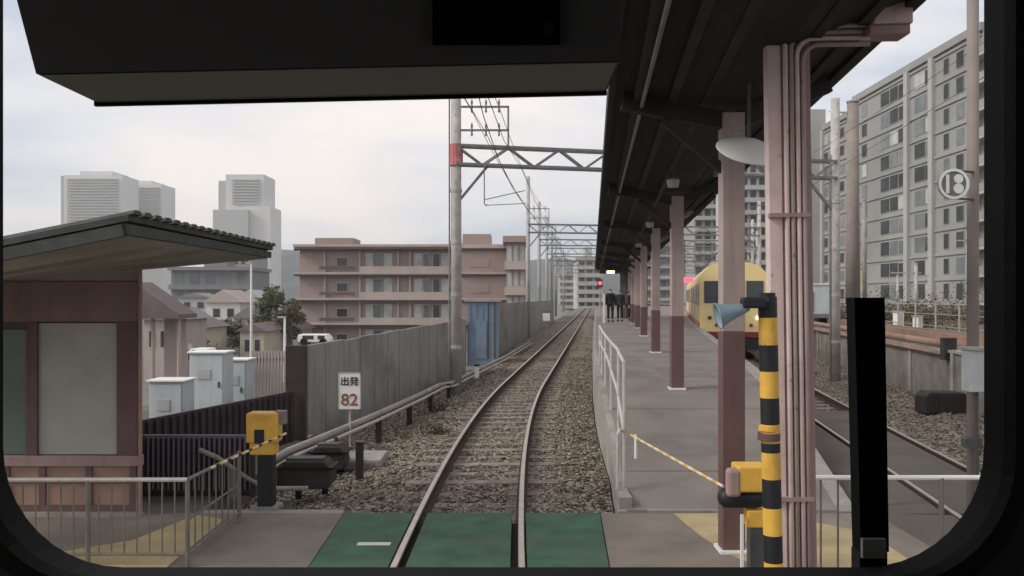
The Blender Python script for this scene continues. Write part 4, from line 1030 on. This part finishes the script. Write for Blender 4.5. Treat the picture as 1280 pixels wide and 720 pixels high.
slim_pole(1210,290,405,50,5,'thin pale pole nearest the right window edge','steel',.8)
slim_pole(1122,345,392,60,4,'short thin pole left of the lone lamp pole','steel',.6)
slim_pole(1080,250,372,70,6,'slim distant pole just left of the big apartment block','concrete',.6)

for px,py,Y_,w_,h_,lb in ((1123,394,34,.28,.26,'small white cabinet on the bank left of the thin lamp pole'),(1147,400,32,.2,.25,'tiny white box at the foot of the thin lamp pole'),(1078,392,46,.8,1.0,'cream cabinet right beside the black wiper top'),(1068,350,55,.9,1.4,'pinkish box-shaped hut top beyond the wiper')):
    a = at(px,py,Y_); t = thing('trackside_cabinet', lb, 'cabinet', (a.x,Y_,1.1))
    MB().box(a.x-w_/2,a.x+w_/2,Y_-.2,Y_+.2,1.0,a.z+h_/2).build('case', 'beige' if w_ > .6 else 'white', t, bevel=.02); MB().box(a.x-w_/2-.03,a.x+w_/2+.03,Y_-.23,Y_+.23,a.z+h_/2+.001,a.z+h_/2+.05).build('lid', 'steel', t); MB().box(a.x-w_*.3,a.x+w_*.3,Y_-.215,Y_-.203,1.1,a.z+h_*.3).build('door', 'frame', t)
t = thing('mesh_fence', 'thin wire fence on the earth bank beyond the rusty pipe', 'fence', (rwallX(30)+3,30,1.2))
for y in frange(18,62,2.2): MB().tube([(rwallX(y)+3,y,.9),(rwallX(y)+3,y,2.2)], .03, 6).build('post', 'steel', t)
for z in (1.4,1.8,2.15): MB().tube([(rwallX(y)+3,y,z) for y in frange(18,62,2.2)], .012, 5).build('wire_strand', 'steel', t)
for k_,(dx,lb) in enumerate(((1.6,'old rust-brown rail lying on the bank nearest the pipe'),(2.3,'second old rust-brown rail on the bank, nearer the wire fence'))):
    t = thing('old_rail', lb, 'rail', (rwallX(20)+dx,20,1.2))
    MB().loft([[(rwallX(y)+dx-.06,y,1.1),(rwallX(y)+dx+.06,y,1.1),(rwallX(y)+dx+.06,y,1.34),(rwallX(y)+dx-.06,y,1.34)] for y in frange(20,70,4)]).build('bar', 'rustpipe', t)
    MB().loft([[(rwallX(y)+dx-.03,y,1.341),(rwallX(y)+dx+.03,y,1.341),(rwallX(y)+dx+.03,y,1.36),(rwallX(y)+dx-.03,y,1.36)] for y in frange(20,70,4)]).build('top_face', 'railhead', t)
def truck():
    Y = 40; a,b = at(1000,356,Y), at(1038,396,Y)
    t = thing('parked_truck', 'small white box truck with a teal window parked above the right wall', 'truck', ((a.x+b.x)/2,Y,1.1))
    MB().box(a.x,b.x,Y,Y+3.5,1.4,a.z).build('cargo_box', 'cabinet', t, bevel=.04)
    MB().box(a.x+.05,a.x+.65,Y-.03,Y-.002,1.75,2.65).build('cab_window', 'teal', t); MB().box(a.x-.02,b.x+.02,Y-.04,Y-.002,1.42,1.6).build('bumper', 'purple', t)
    MB().box(a.x-.03,b.x+.03,Y-.05,Y+3.55,a.z+.001,a.z+.06).build('roof_edge', 'white', t)
    for x in (a.x+.2,b.x-.2):
        for y in (Y+.5,Y+2.8): MB().lathe([(.3,-.1),(.3,.1)], (x,y,1.38), 16, 'X').build('wheel', 'rubber', t)
truck()

# ------------------------------------------------------------------ vegetation
leafm = island_mat('leaves', [(.035,.05,.02),(.07,.09,.04),(.11,.12,.06),(.15,.14,.09)])
leafm2 = island_mat('dry_leaves', [(.05,.04,.025),(.10,.085,.05),(.15,.12,.08),(.07,.075,.035)])
M['leaf'] = leafm; M['leaf2'] = leafm2
def plant(name, label, cat, x, y, z, w_, h_, n, ls, mt='leaf', trunk=True, group=None, nb=7):
    t = thing(name, label, cat, (x,y,z), group)
    cl = [(random.uniform(-.36,.36)*w_, random.uniform(-.36,.36)*w_, random.uniform(.35 if trunk else .15,.85)*h_, random.uniform(.18,.32)*w_) for _ in range(nb)]
    Vv = []; Ff = []
    for _ in range(n):
        c = random.choice(cl); d = Vector((random.gauss(0,1),random.gauss(0,1),random.gauss(0,.8)));d.normalize(); rr_ = c[3]*random.random()**.4
        p = Vector((x+c[0],y+c[1],z+c[2]))+d*rr_
        u = Vector((random.gauss(0,1),random.gauss(0,1),random.gauss(0,1))).normalized(); v = u.cross(d).normalized() if abs(u.dot(d))<.99 else Vector((1,0,0))
        s = ls*random.uniform(.6,1.3); b = len(Vv)
        Vv += [p-u*s, p+v*s*.5, p+u*s, p-v*s*.5]; Ff.append((b,b+1,b+2,b+3))
    m = MB(); m.v = [tuple(v) for v in Vv]; m.f = Ff; m.build('crown' if trunk else 'foliage', mt, t)
    m = MB(); 
    if trunk: m.tube([(x,y,z-.2),(x+.05*w_,y,z+h_*.35),(x,y,z+h_*.7)], [.05*w_,.035*w_,.012*w_], 7)
    for c in cl: m.tube([(x,y,z+h_*(.3 if trunk else 0)),(x+c[0]*.5,y+c[1]*.5,z+c[2]*.7),(x+c[0],y+c[1],z+c[2])], [.02*w_,.012*w_,.005*w_], 5)
    m.build('trunk' if trunk else 'stem', 'bark', t)
plant('tree', 'largest loose green tree left of the pink apartments', 'tree', at(345,0,90).x, 90, -3.6, 5.0, 8.8, 2600, .22, group='trees before the pink apartments')
plant('tree', 'brownish tree at the left end of the pink apartments', 'tree', at(362,0,86).x, 86, -3.6, 3.2, 5.6, 1300, .2, 'leaf2', group='trees before the pink apartments')
plant('tree', 'short dull tree below the white lamp pole', 'tree', at(300,0,84).x, 84, -3.6, 3.4, 3.8, 1000, .2, group='trees before the pink apartments')
plant('bush', 'low bush below the grey block behind the cabinets', 'bush', at(262,0,70).x, 70, -3.6, 4, 2.6, 900, .16, trunk=False)
for i,(px,Y,w_,h_,lb,mt) in enumerate(((1095,52,6.75,0.60,'dark hedge above the wall right behind the wiper top','leaf'),(1128,50,6.0,0.48,'low brown scrub beside the thin lamp pole','leaf2'),(1180,48,7.5,0.72,'widest dark hedge in front of the tall grey apartments','leaf'),(1215,40,4.5,0.42,'brown scrub by the switch box on the right','leaf2'),(1150,36,3.5,.5,'low dry scrub just above the rusty pipe','leaf2'),(1080,44,4.5,0.36,'small dry scrub left of the black wiper','leaf2'))):
    plant('bush', lb, 'bush', at(px,0,Y).x, Y, 1.1, w_, h_, 1300, .07, 'leaf2', trunk=False, group='scrub above the right retaining wall')
for i,(px,Y,lb) in enumerate(((548,15.8,'tuft of weeds in the ballast, nearest the departure sign'),(552,19,'small weed patch in the ballast by the pale pipe end'))):
    plant('weed', lb, 'weed', at(px,0,Y).x-.1, Y, -.2, .5, .22, 260, .03, 'leaf2', trunk=False)

# ------------------------------------------------------------------ buildings
def bbox_building(name, label, x0, x1, y0, y1, z0, z1, wallm, group=None):
    t = thing(name, label, 'building', ((x0+x1)/2,y0,z0), group)
    MB().box(x0,x1,y0,y1,z0,z1).build('wall', wallm, t)
    return t
def pink_block():
    Y = 106; k = Y/F
    x0,x1 = (373-640)*k, (632-640)*k; xm = (576-640)*k
    zt = H+(372-309)*k; z0 = -3.6
    t = thing('apartment_building', 'low pink-brown apartment building with floor ledges over painted shade lines behind the panel fence', 'building', ((x0+x1)/2,Y,z0))
    MB().box(x0,xm,Y+.6,Y+12,z0,zt).build('wall', 'brick', t); MB().box(xm,x1,Y-.8,Y+12,z0,zt).build('wing', 'brick', t)
    for py in (311,343,375,406):
        z = H-(py-372)*k
        a = MB().box(x0-.5,xm-.01,Y-.5,Y+.7,z,z+.28).build('floor_ledge', 'ledge', t)
        MB().box(x0-.5,xm-.01,Y-.35,Y+.7,z-.22,z-.001).build('painted_ledge_shade', 'ledgedark', sub(a))  # dark strip paints the shade below the ledge
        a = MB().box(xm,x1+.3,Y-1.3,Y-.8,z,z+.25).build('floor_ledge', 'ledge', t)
        MB().box(xm,x1+.3,Y-1.1,Y-.801,z-.25,z-.001).build('painted_ledge_shade', 'ledgedark', sub(a))  # same painted shade under the wing ledge
    for py in (312,344,376,408):
        zc = H-(py+18-372)*k
        def win(pa,pb,mt,h0=-9,h1=11):
            a_,b_ = (pa-640)*k,(pb-640)*k; f = MB().box(a_-.08,b_+.08,Y+.5,Y+.598,H-(py+14+h1+1-372)*k,H-(py+14+h0-1-372)*k).build('window', 'frame', t)
            MB().box(a_,b_,Y+.44,Y+.499,H-(py+14+h1-372)*k,H-(py+14+h0-372)*k).build('pane', mt, sub(f))
        win(420,433,'windark',-4,6); win(457,466,'winpale'); win(467,476,'winmid'); win(480,489,'winpale'); 
        win(518,527,'winpale'); win(529,536,'winmid'); win(541,549,'windark'); win(552,560,'winpale')
        for px in (405,449,497,512): MB().box((px-640)*k-.12,(px-640)*k+.12,Y+.3,Y+.595,H-(py+31-372)*k,H-(py+1-372)*k).build('pilaster', 'ledge', t)
        for pa,pb in ((450,570),):   # balcony parapets
            MB().box((pa-640)*k,(pb-640)*k,Y-.45,Y-.35,H-(py+30-372)*k,H-(py+21-372)*k).build('balcony_parapet', 'ledge', t)
        MB().box((400-640)*k,(444-640)*k,Y-.40,Y-.33,H-(py+25-372)*k,H-(py+21-372)*k).build('balcony_rail', 'ledgedark', t)
        MB().box((588-640)*k,(612-640)*k,Y-.86,Y-.802,H-(py+22-372)*k,H-(py+12-372)*k).build('wing_window', 'brick', t)
    for pa,pb,pt in ((389,438,296),(577,613,291)): MB().box((pa-640)*k,(pb-640)*k,Y+2,Y+7,zt-.1,H-(pt-372)*k).build('roof_house', 'brick', t)
    MB().box(x0-.4,x1+.3,Y-1.2,Y+12.3,zt+.001,zt+.3).build('roof_slab', 'ledge', t)
pink_block()
def side_block(name, label, pts, z0, zt, nfl, wm, depthX, bays, Y0, Y1, X, balc=True):
    """long block whose facade (plane X) faces the line"""
    t = thing(name, label, 'building', (X,(Y0+Y1)/2,z0))
    MB().box(X,X+depthX,Y0,Y1,z0,zt).build('wall', wm, t)
    fh = (zt-z0-1.0)/nfl
    L_ = Y1-Y0
    cnt = 0
    for f in range(nfl):
        z = z0+.9+f*fh
        for u,w_,h_ in bays:
            y = Y0+u*L_
            if cnt >= 99: break
            fr = MB().box(X-.06,X-.001,y-w_/2-.12,y+w_/2+.12,z+.25,z+.25+h_+.2).build('window', 'apt', t); MB().box(X-.09,X-.061,y-w_/2,y+w_/2,z+.35,z+.25+h_+.1).build('pane', random.choice(['winfar']*5+['winmid']*2+['winpale']), sub(fr)); cnt += 1
    m = MB()
    for f in range(nfl+1): m.box(X-.18,X-.002,Y0,Y1,z0+.45+f*fh,z0+.75+f*fh)
    m.build('floor_bands', wm, t)
    for u in (.02,.31,.50,.98): MB().box(X-.5,X-.002,Y0+u*L_-.5,Y0+u*L_+.5,z0,zt).build('pilaster', 'apt2', t)
    MB().box(X-.4,X+depthX,Y0-.3,Y1+.3,zt+.001,zt+.9).build('parapet', wm, t)
    return t,fh
k1 = [(.06,1.3,1.75),(.13,1.5,1.75),(.22,1.1,1.75),(.35,1.1,1.7),(.41,2.6,1.8),(.56,1.3,1.7),(.62,2.3,1.8),(.70,2.6,1.8),(.90,1.6,1.7)]
t,fh = side_block('apartment_tower', 'tall grey apartment slab with rows of small windows filling the right of the view', None, 1.0, 31.3, 10, 'apt', 16, k1, 92, 126, 51.0)
for f in range(10):
    z = 1.0+.9+f*fh
    a = MB().box(49.4,50.99,84,91.9,z-.3,z-.05).build('balcony_slab', 'apt2', t); MB().box(49.4,49.55,84,91.9,z-.04,z+.85).build('balcony_parapet', 'apt', sub(a))
MB().box(51.0,66,78,91.99,1,31.6).build('balcony_wing', 'apt', t)
t,fh = side_block('apartment_tower', 'second grey apartment slab with a lift tower, farther along behind the first', None, 1.0, 31.0, 10, 'apt', 14, [(.1,1.6,1.5),(.22,1.6,1.5),(.34,1.6,1.5),(.46,1.6,1.5),(.58,1.6,1.5),(.7,1.6,1.5),(.82,1.6,1.5),(.93,1.6,1.5)], 131, 160, 53.5)
MB().box(51.5,54,146,149,1,34.8).build('lift_tower', 'apt2', t)
def front_block(label, px0, px1, pt, Y, wm, nfl, ncol, z0=1.0, dep=14, bm='grey2', wmt='windark', name='apartment_tower', rh=True):
    a,b = at(px0,pt,Y), at(px1,pt,Y); t = thing(name, label, 'building', ((a.x+b.x)/2,Y,z0)); zt = a.z
    MB().box(a.x,b.x,Y,Y+dep,z0,zt).build('wall', wm, t); fh = (zt-z0-.6)/nfl; w_ = (b.x-a.x)/ncol
    m = MB(); p = MB()
    n = 0
    for f in range(nfl):
        z = z0+.5+f*fh
        m.box(a.x-.2,b.x+.2,Y-.9,Y-.003,z-.12,z+.85)
        for c in range(ncol):
            if n < 99:
                MB().box(a.x+(c+.18)*w_,a.x+(c+.82)*w_,Y-.05,Y-.002,z+.9,z+fh*.9).build('window', wmt, t); n += 1
    m.build('balcony_bands', bm, t)
    MB().box(a.x-.4,b.x+.4,Y-.95,Y+dep+.2,zt+.001,zt+.7).build('parapet', wm, t)
    if rh: MB().box(a.x+(b.x-a.x)*.35,a.x+(b.x-a.x)*.65,Y+3,Y+8,zt+.7,zt+3.2).build('roof_house', wm, t)
    return t
front_block('pale slab seen between the mauve columns and the pink post', 914,958,205,185,'grey2',11,4)
front_block('grey block left of the pale slab, above the cream train', 868,912,245,210,'grey1',9,4)
front_block('mid grey block behind the canopy columns, above the red sign', 800,868,280,240,'grey3',7,6,wmt='winmid')
front_block('distant grey apartments right of the vanishing point of the track', 722,752,325,200,'grey2',6,3,z0=-1)
front_block('small brown-grey building right of the pink apartments with balconies', 633,657,303,98,'brick',4,3,z0=-3.6,dep=10,bm='ledge',wmt='winpale',name='apartment_building',rh=False)
front_block('faint grey block just left of the canopy end', 700,722,345,320,'grey1',5,3,z0=-2,wmt='winmid')
front_block('dark grey office block below the left roof edge', 214,312,338,170,'grey3',3,5,z0=-3.6,wmt='winmid',bm='grey3',name='office_building')
front_block('grey-brown building with small windows behind the lamp pole', 262,312,318,190,'grey1',5,4,z0=-3.6,wmt='windark',bm='grey1',name='office_building')
# distant towers
def tower(label, parts, Y, nb, wm='towerpale', bm='towergrey'):
    xs_ = [p[0] for p in parts]; a = at(min(xs_),0,Y); t = thing('distant_tower', label, 'tower block', (a.x,Y,-3.6), 'towers on the left skyline')
    for i,(p0,p1,pt,d,m_) in enumerate(parts):
        a,b = at(p0,pt,Y+d), at(p1,pt,Y+d); MB().box(a.x,b.x,Y+d,Y+d+28,-3.6,a.z).build('block', m_, t)
    p0,p1,pt,pb = nb; m = MB()
    py = pt
    while py < pb:
        a,b = at(p0,py,Y-1.5), at(p1,py,Y-1.5); m.box(a.x,b.x,Y-1.5,Y-.01,a.z-1.0,a.z); py += 3.6
    m.build('balcony_bands', bm, t)
    return t
tower('wide pale twin tower, leftmost on the skyline', [(76,80,220,1,'towergrey'),(80,153,219,0,'towerpale'),(100,140,214,6,'towerpale')], 640, (83,147,223,330))
tower('narrower pale tower immediately right of the widest one', [(153,202,230,0,'towerpale'),(165,190,226,5,'towerpale')], 690, (156,199,234,330))
t = tower('stepped white tower above the tip of the hut roof', [(282,330,218,0,'towerpale'),(273,284,226,3,'towergrey'),(266,310,262,-8,'towergrey'),(308,338,258,-3,'bluewhite' if False else 'towerpale')], 600, (290,324,224,256),bm='towergrey')
# houses in the low town
def house(label, px0, px1, pe, pr, Y, wm, rm):
    a,b = at(px0,pe,Y), at(px1,pe,Y); r = at(px0,pr,Y)
    t = thing('house', label, 'house', ((a.x+b.x)/2,Y,-3.6)); w_ = b.x-a.x
    MB().box(a.x,b.x,Y,Y+7,-3.6,a.z).build('wall', wm, t)
    MB().add([(a.x-.4,Y-.4,a.z),(b.x+.4,Y-.4,a.z),(b.x+.4,Y+7.4,a.z),(a.x-.4,Y+7.4,a.z),((a.x+b.x)/2,Y-.4,r.z),((a.x+b.x)/2,Y+7.4,r.z)],[(0,1,4),(2,3,5),(0,4,5,3),(1,2,5,4),(0,3,2,1)]).build('roof', rm, t)
    for u in (.2,.62): MB().box(a.x+w_*u,a.x+w_*(u+.2),Y-.05,Y-.002,a.z-1.9,a.z-.8).build('window', 'windark', t)
house('white gabled house above the cabinets', 258,300,378,362,110,'whitepaint','ledge')
house('pale house with a grey gable left of the trees', 180,214,400,385,60,'ledge','purple')
house('low cream shed-like house right behind the hut', 205,250,410,398,75,'beige','brownroof')
house('grey gabled house between the white one and the lamp pole', 292,330,398,384,100,'grey2','grey3')
house('pinkish house below the brownish tree', 335,372,412,398,96,'ledge','ledgedark')
house('small grey block house far left behind the white gabled one', 222,262,372,366,150,'grey2','grey3')
house('tall narrow pale house near the foot of the office building', 300,322,372,362,135,'ledge','towergrey')
house('white flat-looking house left of the largest tree', 318,340,392,386,125,'whitepaint','grey3')
house('low dark-roofed house in front of the white gabled one', 232,282,412,402,88,'grey2','ledgedark')
house('little beige house peeping over the picket fence', 300,330,414,404,80,'beige','brownroof')
def pavilion():
    Y = 16
    t = thing('pavilion', 'brown-roofed shelter half hidden behind the mauve hut', 'shelter', (-7,Y,-.5))
    a = at(165,352,Y); b = at(224,393,Y); c = at(120,352,Y)
    MB().add([(c.x-2,Y,a.z),(a.x,Y,a.z),(b.x,Y,b.z),(b.x,Y+.0,b.z-.08),(c.x-2,Y,b.z-.08),(c.x-2,Y+.9,a.z),(a.x,Y+.9,a.z),(b.x,Y+.9,b.z),(b.x,Y+.9,b.z-.08),(c.x-2,Y+.9,b.z-.08)],[(0,1,2,3,4),(9,8,7,6,5),(1,0,5,6),(2,1,6,7),(3,2,7,8),(4,3,8,9),(0,4,9,5)]).build('roof', 'brownroof', t)
    for px in (183,216): x = at(px,0,Y).x; MB().tube([(x,Y+.3,-.5),(x,Y+.3,b.z-.05)], .04).build('post', 'ledge', t)
    MB().box(at(186,0,Y).x,at(215,0,Y).x,Y+.7,Y+.8,-.5,b.z-.1).build('back_panel', 'ledge', t)
pavilion()
def van(px0, px1, pt, pb, Y, label, mt):
    a,b = at(px0,pt,Y), at(px1,pb,Y)
    t = thing('parked_van', label, 'van', ((a.x+b.x)/2,Y,b.z)); h_ = a.z-b.z; w_ = b.x-a.x
    MB().prism_y([(a.x,b.z+.3),(b.x,b.z+.3),(b.x,a.z-h_*.45),(b.x-w_*.12,a.z),(a.x+.1,a.z),(a.x,a.z-.15)], Y, Y+1.7).build('body', mt, t, bevel=.06)
    MB().box(a.x+w_*.62,a.x+w_*.84,Y-.02,Y-.002,a.z-h_*.45,a.z-h_*.1).build('window', 'windark', t); MB().box(a.x+w_*.15,a.x+w_*.5,Y-.02,Y-.002,a.z-h_*.45,a.z-h_*.1).build('window', 'windark', t)
    for u in (.2,.8):
        for y in (Y,Y+1.5): MB().lathe([(.33,-.1),(.33,.1)], (a.x+w_*u,y,b.z+.33), 16, 'Y').build('wheel', 'rubber', t)
van(188,232,429,448,62,'beige van parked behind the low pale cabinet','beige')
van(236,262,436,452,58,'white van right of the beige one','white')
van(372,412,418,432,75,'white van roof showing just above the brown end panel','white')
def lamp_pole(px, pt, Y, label):
    a = at(px,pt,Y); t = thing('street_lamp', label, 'street lamp', (a.x,Y,-3.6))
    MB().tube([(a.x,Y,-3.6),(a.x,Y,a.z)], [.12,.08], 8).build('mast', 'white', t); MB().box(a.x-.5,a.x+.1,Y-.1,Y+.1,a.z,a.z+.14).build('lamp_head', 'steel', t, bevel=.03)
lamp_pole(314,330,70,'tall white lamp pole below the tip of the hut roof')
lamp_pole(356,398,60,'short white lamp pole left of the pink apartments')
# hills
def hill(label, pts, Y, dep):
    t = []
    ridge = [at(px,py,Y) for px,py in pts]
    V = []; n = len(ridge)
    for r in ridge: V.append((r.x,Y-dep,-4))
    for r in ridge: V.append((r.x,Y-dep*.4,r.z*.65))
    for r in ridge: V.append((r.x,Y,r.z))
    for r in ridge: V.append((r.x,Y+dep,-4))
    struct(MB().add(V, [(j*n+i,j*n+i+1,(j+1)*n+i+1,(j+1)*n+i) for j in range(3) for i in range(n-1)]).build('hills', 'hill'))
hill('', [(150,372),(220,355),(300,330),(340,311),(370,313),(420,330),(480,340),(560,340),(620,330),(665,325),(700,322),(730,328),(790,345),(850,360),(900,372)], 1050, 300)

# ------------------------------------------------------------------ driver's cab around the camera
def cab():
    t = thing('train_cab', "dark driver's cab of the train, framing the view with its rounded windscreen", 'train cab', (0,.74,1.2))
    Y = .74; k = Y/F
    def P(px,py): return ((px-640)*k, H-(py-372)*k)
    def rounded(l,r,b,tp,rad,n=10,lt=0):
        (xl,_),(xr_,_),(_,zb),(_,zt) = P(l,0),P(r,0),P(0,b),P(0,tp)
        rd = rad*k; pts = []
        for cx_,cz_,a0 in ((xr_-rd,zb+rd,-90),(xr_-rd,zt-rd,0),(xl+rd,zt-rd,90),(xl+rd,zb+rd,180)):
            for i in range(n+1):
                a = R(a0+90*i/n); pts.append((cx_+rd*math.cos(a), cz_+rd*math.sin(a)))
        return pts
    def ring(inner, outer, ya, yb):
        m = MB(); n = len(inner)
        vs = [(x,ya,z) for x,z in inner]+[(x,ya,z) for x,z in outer]+[(x,yb,z) for x,z in inner]+[(x,yb,z) for x,z in outer]
        fs = []
        for i in range(n):
            j = (i+1)%n
            fs += [(i,j,n+j,n+i),(2*n+j,2*n+i,3*n+i,3*n+j),(i,2*n+i,2*n+j,j),(n+j,3*n+j,3*n+i,n+i)]
        return m.add(vs, fs)
    k = (Y+.05)/F; inner = rounded(4,1230,709,-190,150); mid = rounded(-16,1250,729,-210,166)
    k = Y/F; n = len(inner)
    ring(inner, mid, Y+.0, Y+.05).build('window_gasket', 'cabblack', t)
    o2 = []
    for x,z in mid:
        cx_,cz_ = 0,2.37; dx,dz = x-cx_, z-cz_
        s = min(1.38/abs(dx) if dx else 9e9, (1.1/abs(dz)) if dz else 9e9); o2.append((cx_+dx*s, cz_+dz*s))
    ring(mid, o2, Y+.006, Y+.045).build('front_wall', 'cabgrey', t)
    k = (Y+.05)/F; gl = rounded(-9,1243,722,-203,160); k = Y/F
    MB().prism_y(gl, Y+.012, Y+.018).build('windscreen', M['glass'], t)
    MB().box(-1.38,1.38,-1.3,.72,3.47,3.52).build('ceiling', 'cabgrey', t)
    MB().box(-1.38,1.38,-1.35,-1.3,1.2,3.5).build('rear_bulkhead', 'cabgrey', t)
    for x in (-1.43,1.38):
        MB().box(x,x+.05,-1.3,.78,.3,1.9).build('side_wall', 'cabgrey', t); MB().box(x,x+.05,-1.3,.78,2.9,3.5).build('side_wall', 'cabgrey', t); MB().box(x,x+.05,-1.3,-.4,1.9,2.9).build('side_wall', 'cabgrey', t); MB().box(x,x+.05,.5,.78,1.9,2.9).build('side_wall', 'cabgrey', t)
    MB().box(-1.38,1.38,-1.3,.72,1.12,1.18).build('floor', 'cabgrey', t)
    MB().box(-.9,.9,.45,.70,1.2,1.85).build('console', 'cabgrey', t, bevel=.02)
    # equipment box at the top, face towards the camera
    a = .60; b = .685
    q = lambda px,py,y: ((px-640)*y/F, y, H-(py-372)*y/F)
    f0,f1 = q(45,92,a), q(775,76,a); g0 = q(21,0,a)
    zt = 3.0; xt0 = f0[0]-(f0[2]-zt)*(g0[0]-f0[0])/(g0[2]-f0[2])*-1
    xt0 = f0[0]+(zt-f0[2])*(g0[0]-f0[0])/(g0[2]-f0[2])
    bx = MB().add([f0,f1,(f1[0],a,zt),(xt0,a,zt),(f0[0],b,f0[2]),(f1[0],b,f1[2]),(f1[0],b,zt),(xt0,b,zt)],[(0,1,2,3),(7,6,5,4),(4,5,1,0),(3,2,6,7),(1,5,6,2),(0,3,7,4)]).build('equipment_box', 'boxdark', t)
    s = sub(bx)
    MB().add([(f0[0]+.003,a+.002,f0[2]-.0015),(f1[0]-.002,a+.002,f1[2]-.0015),(f1[0]-.002,b,f1[2]-.0015),(f0[0]+.003,b,f0[2]-.0015),(f0[0]+.003,a+.002,f0[2]-.0005),(f1[0]-.002,a+.002,f1[2]-.0005),(f1[0]-.002,b,f1[2]-.0005),(f0[0]+.003,b,f0[2]-.0005)],[(0,1,2,3),(7,6,5,4),(0,4,5,1),(1,5,6,2),(2,6,7,3),(3,7,4,0)]).build('lit_underside', 'boxunder_lit', s)  # light on the box underside, put into a paler colour
    MB().add([(f0[0],b-.002,f0[2]-.004),(f1[0],b-.002,f1[2]-.004),(f1[0],b+.002,f1[2]-.004),(f0[0],b+.002,f0[2]-.004),(f0[0],b-.002,f0[2]+.0),(f1[0],b-.002,f1[2]+.0),(f1[0],b+.002,f1[2]+.0),(f0[0],b+.002,f0[2]+.0)],[(0,1,2,3),(7,6,5,4),(0,4,5,1),(1,5,6,2),(2,6,7,3),(3,7,4,0)]).build('trim_strip', 'rubber', s)
    for px,py in ((222,119),(670,106)):
        p = q(px,py,b); MB().lathe([(.004,0),(.0035,.004),(.002,.005)][::-1], (p[0],p[1],p[2]-.004), 10).build('screw', 'rubber', s)
    p,r_ = q(541,56,a), q(700,-30,a); MB().box(p[0],r_[0],a-.003,a-.0005,p[2],r_[2]).build('dark_display', 'cabblack', s)
    p,r_ = q(678,48,a), q(692,30,a); MB().box(p[0],r_[0],a-.004,a-.003,p[2],r_[2]).build('button', 'cabgrey', s)
    # wiper outside the glass
    Yw = .80; p,r_ = at(1068,372,Yw), at(1106,740,Yw)
    p2 = at(1074,690,Yw)
    w1 = MB().add([(p.x,Yw,p.z),(r_.x,Yw,p.z),(r_.x+.004,Yw,p2.z),(p.x+.006,Yw,p2.z),(p.x,Yw+.02,p.z),(r_.x,Yw+.02,p.z),(r_.x+.004,Yw+.02,p2.z),(p.x+.006,Yw+.02,p2.z)],[(0,1,2,3),(7,6,5,4),(0,4,5,1),(1,5,6,2),(2,6,7,3),(3,7,4,0)]).build('wiper', 'cabblack', t)
    c = at(1092,684,Yw-.004); MB().box(c.x-.011,c.x+.011,Yw-.006,Yw-.001,c.z-.010,c.z+.008).build('wiper_clamp', 'steel', sub(w1))
    c = at(1092,715,Yw); MB().box(c.x-.013,c.x+.013,Yw,Yw+.02,c.z-.08,p2.z-.0005).build('wiper_arm', 'cabgrey', sub(w1))
cab()

# ------------------------------------------------------------------ haze
hz = MB().box(-900,1100,-60,1420,-5,120).build('haze', M['wire']); hz.data.materials.clear()
hm = bpy.data.materials.new('haze_air'); hm.use_nodes = True; t = hm.node_tree; t.nodes.clear()
o = t.nodes.new('ShaderNodeOutputMaterial'); v = t.nodes.new('ShaderNodeVolumePrincipled'); v.inputs['Color'].default_value = (.95,.96,1,1); v.inputs['Density'].default_value = .0004; v.inputs['Anisotropy'].default_value = 0
t.links.new(v.outputs[0], o.inputs['Volume']); hz.data.materials.append(hm); struct(hz, 'stuff')
hz['label'] = 'thin pale haze over the distant city'
for o in bpy.data.objects:
    if '_base' in o.keys(): del o['_base']
